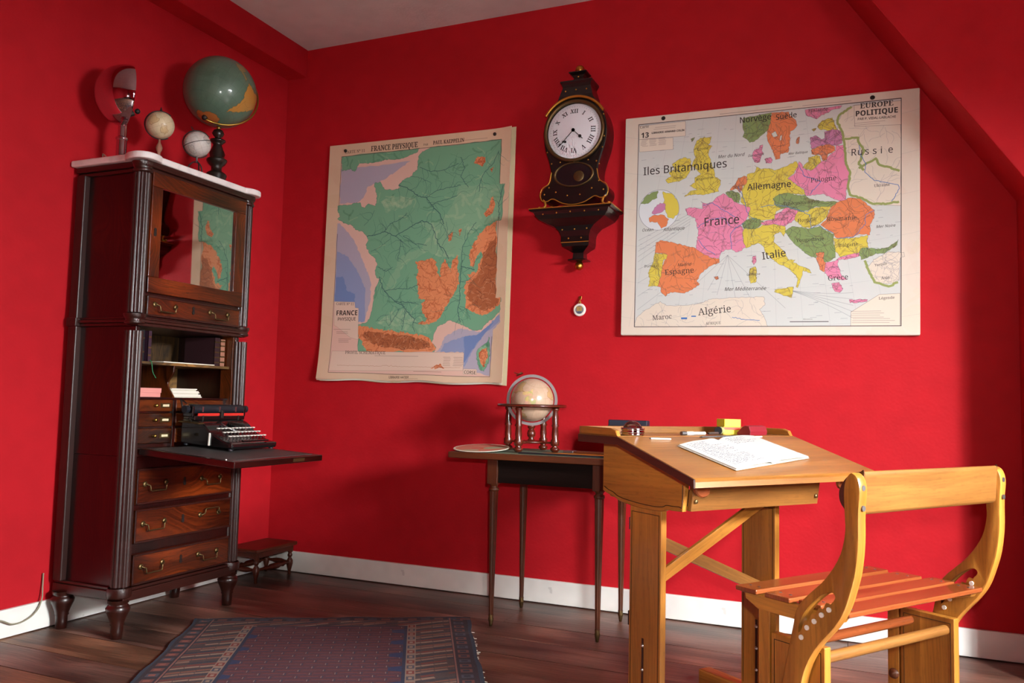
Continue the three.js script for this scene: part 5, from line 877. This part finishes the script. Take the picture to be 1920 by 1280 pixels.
// ---------------------------------------------------------------- footstool, rug, cord
{
  const t = thing('footstool', 'low dark wooden footstool with turned legs in the corner behind the cabinet', 'stool', [0.12, 0, 0.19]), h = 0.165;
  part('seat', [wuv(bx(0.2, 0.018, 0.31, 0, h - 0.009, 0, 0.005), 'z')], mat.stool, t, 'flat wooden top');
  part('apron', [wuv(bx(0.17, 0.028, 0.012, 0, h - 0.03, 0.135, 0.001), 'x'), wuv(bx(0.17, 0.028, 0.012, 0, h - 0.03, -0.135, 0.001), 'x'), wuv(bx(0.012, 0.028, 0.27, 0.082, h - 0.03, 0, 0.001), 'z'), wuv(bx(0.012, 0.028, 0.27, -0.082, h - 0.03, 0, 0.001), 'z')], mat.stool, t);
  const leg = lathe([[0, 0], [0.007, 0], [0.008, 0.02], [0.013, 0.04], [0.016, 0.055], [0.016, 0.07], [0.01, 0.08], [0.007, 0.085], [0.012, 0.092], [0.012, 0.1], [0.008, 0.108], [0.014, 0.115], [0.014, 0.137]], 16);
  for (const x of [-0.075, 0.075]) for (const z of [-0.128, 0.128]) put('leg', leg, mat.stool, t, x, 0, z, 'turned leg');
  const spin = lathe([[0.006, 0], [0.007, 0.03], [0.013, 0.045], [0.007, 0.06], [0.014, 0.08], [0.015, 0.11], [0.014, 0.14], [0.007, 0.16], [0.013, 0.175], [0.007, 0.19], [0.006, 0.236]], 14), sp2 = lathe([[0.006, 0], [0.008, 0.03], [0.012, 0.05], [0.013, 0.07], [0.012, 0.09], [0.008, 0.11], [0.006, 0.136]], 14);
  put('stretcher', spin.clone().rotateX(Math.PI / 2), mat.stool, t, 0.075, 0.062, -0.118, 'turned stretcher'); put('stretcher', spin.clone().rotateX(Math.PI / 2), mat.stool, t, -0.075, 0.062, -0.118); put('stretcher', sp2.clone().rotateZ(-Math.PI / 2), mat.stool, t, -0.068, 0.062, 0.128, 'turned stretcher'); put('stretcher', sp2.clone().rotateZ(-Math.PI / 2), mat.stool, t, -0.068, 0.062, -0.128);
}
{
  const w = 1.1, L = 1.75;
  const tex = canvasTex(1100, 1750, (g, cw, ch) => {
    const q = rngOf(66), px = 1000; g.fillStyle = '#4a4147'; g.fillRect(0, 0, cw, ch);
    const R = (x, y, a, b, c) => { g.fillStyle = c; g.fillRect(x, y, a, b); };
    // outer guard, motif border, stripe border, light guard, field
    R(0, 0, cw, ch, '#3d4f62'); R(12, 12, cw - 24, ch - 24, '#3f3a44');
    for (let k = 0; k < 64; k++) { const x = 20 + (k % 2 ? cw - 92 : 0), y = 20 + (k / 2 | 0) * 54; R(x + 6, y + 8, 40, 32, k % 3 ? '#8a5a52' : '#59616f'); R(x + 14, y + 14, 22, 18, k % 2 ? '#3a4352' : '#b0705f'); }
    for (let k = 0; k < 20; k++) { const x = 40 + k * 54; R(x, 20, 36, 24, k % 2 ? '#84584f' : '#4c5766'); }
    for (const x of [74, cw - 82]) R(x, 20, 6, ch - 40, '#a5786c'); R(80, 52, cw - 160, 5, '#a5786c');
    R(84, 60, cw - 168, ch - 120, '#5d5150');
    g.save(); g.beginPath(); g.rect(84, 60, cw - 168, ch - 120); g.clip(); const cs = ['#a28773', '#3d4658', '#8b4a42', '#b09a84', '#4a4a52', '#9c6b56'];
    for (let k = 0; k < 110; k++) { g.save(); g.translate(84, 40 + k * 22); g.rotate(-0.32); g.fillStyle = cs[k % 6]; for (let s = 0; s < 30; s++) if (q() < 0.86) g.fillRect(-100 + s * 48, (q() - 0.5) * 5, 46, 11 + q() * 5); g.restore(); } g.restore();
    const fx = 262, fy = 140; R(fx - 46, fy - 28, 34, ch - 2 * fy + 56, '#a99684'); R(cw - fx + 12, fy - 28, 34, ch - 2 * fy + 56, '#a99684');
    for (let k = 0; k < 26; k++) for (const x of [fx - 42, cw - fx + 16]) { R(x, fy + k * 56 - 18, 26, 34, k % 2 ? '#5a5f6c' : '#95483e'); R(x + 7, fy + k * 56 - 10, 12, 18, '#b39f8b'); }
    R(fx - 12, fy - 10, cw - 2 * fx + 24, ch - 2 * fy + 20, '#2f3c58'); R(fx, fy, cw - 2 * fx, ch - 2 * fy, '#5f3b45');
    for (let j = 0; j < 46; j++) for (let i = -1; i < 8; i++) { const x = fx + i * 82 + (j % 2) * 41, y = fy + 4 + j * 32; const x0 = Math.max(fx, x), x1 = Math.min(cw - fx, x + 70); if (x1 - x0 < 12) continue; R(x0, y, x1 - x0, 24, j % 3 ? '#6d3f47' : '#643b48'); R(x0 + 6, y + 4, Math.max(0, x1 - x0 - 12), 5, '#8c4a49'); R(x0 + 6, y + 14, Math.max(0, x1 - x0 - 12), 4, '#4a4560'); if (x1 < cw - fx) { R(x1 + 2, y + 2, 3, 18, '#a1968c'); R(x1 + 7, y + 2, 3, 18, '#3c4a66'); } }
    for (let k = 0; k < 8; k++) { g.fillStyle = '#2c4270'; const y = fy + 40 + k * 150; g.beginPath(); g.moveTo(cw - fx, y); g.lineTo(cw - fx - 46, y + 12); g.lineTo(cw - fx - 46, y + 48); g.lineTo(cw - fx, y + 60); g.fill(); g.beginPath(); g.moveTo(fx, y + 60); g.lineTo(fx + 30, y + 72); g.lineTo(fx + 30, y + 100); g.lineTo(fx, y + 112); g.fill(); }
    for (let k = 0; k < 9000; k++) { g.fillStyle = q() < 0.5 ? 'rgba(190,170,150,0.16)' : 'rgba(30,25,35,0.2)'; g.fillRect(q() * cw, q() * ch, 2 + q() * 5, 2); }
    for (let k = 0; k < 60; k++) { g.fillStyle = 'rgba(170,155,140,0.06)'; g.beginPath(); g.ellipse(q() * cw, q() * 260, 20 + q() * 70, 8 + q() * 26, 0, 0, 7); g.fill(); }
  });
  const weave = dataTex(128, 128, (u, v) => 0.5 + 0.25 * Math.sin(u * 6.283 * 32) + 0.25 * Math.sin(v * 6.283 * 32), false, 8, 12);
  const g = new THREE.BoxGeometry(w, 0.007, L, 44, 1, 60), p = g.attributes.position, u = g.attributes.uv, nz = noiseOf(33);
  for (let i = 0; i < p.count; i++) { const x = p.getX(i), z = p.getZ(i), y = p.getY(i); u.setXY(i, x / w + 0.5, 0.5 - z / L); const e = (nz(x * 14 + 20, z * 9 + 20) - 0.5) * 0.02; p.setXYZ(i, x + (Math.abs(x) > w / 2 - 0.001 ? e : 0), 0.0035 + (y > 0 ? 0.0035 + 0.004 * nz(x * 7 + 20, z * 6 + 30) : -0.0034), z + (Math.abs(z) > L / 2 - 0.001 ? e : 0)); }
  g.computeVertexNormals();
  const t = thing('rug', 'worn oriental rug with dark red field and striped borders on the floor', 'rug', [0.433, 0.0006, 0.953], 29.5 * Math.PI / 180);
  part('woven_field', g.translate(w / 2, 0, L / 2), M({ map: tex, color: hex('#c3bdbd'), roughness: 0.95, bumpMap: weave, bumpScale: 0.0012 }), t);
  const q = rngOf(12), fr = []; for (let i = 0; i < 150; i++) { const x = i / 150 * w + q() * 0.006; if (q() < 0.62) fr.push(bar([x, 0.004, 0.002], [x + (q() - 0.5) * 0.012, 0.002, -0.004 - q() * 0.016], 0.0012, 4)); } for (let i = 0; i < 90; i++) { const z = i / 90 * L; if (q() < 0.35) fr.push(bar([w - 0.004, 0.004, z], [w + 0.004 + q() * 0.014, 0.002, z + (q() - 0.5) * 0.014], 0.0014, 4)); }
  const f = part('fringe', fr, mat.card, t, 'frayed pale threads along the edges'); f.userData.kind = 'stuff';
}
solo('electric_cord', tube([[0.008, 0.21, 1.315], [0.012, 0.161, 1.318], [0.022, 0.12, 1.325], [0.03, 0.085, 1.345], [0.03, 0.062, 1.372], [0.03, 0.05, 1.41], [0.03, 0.052, 1.45], [0.03, 0.075, 1.5], [0.03, 0.06, 1.58], [0.035, 0.01, 1.7], [0.03, 0.006, 1.9]], 0.0028, 90, 6), mat.cord, 'thin electric cord sagging along the skirting board left of the cabinet', 'cord');
renderer.render(scene, camera);
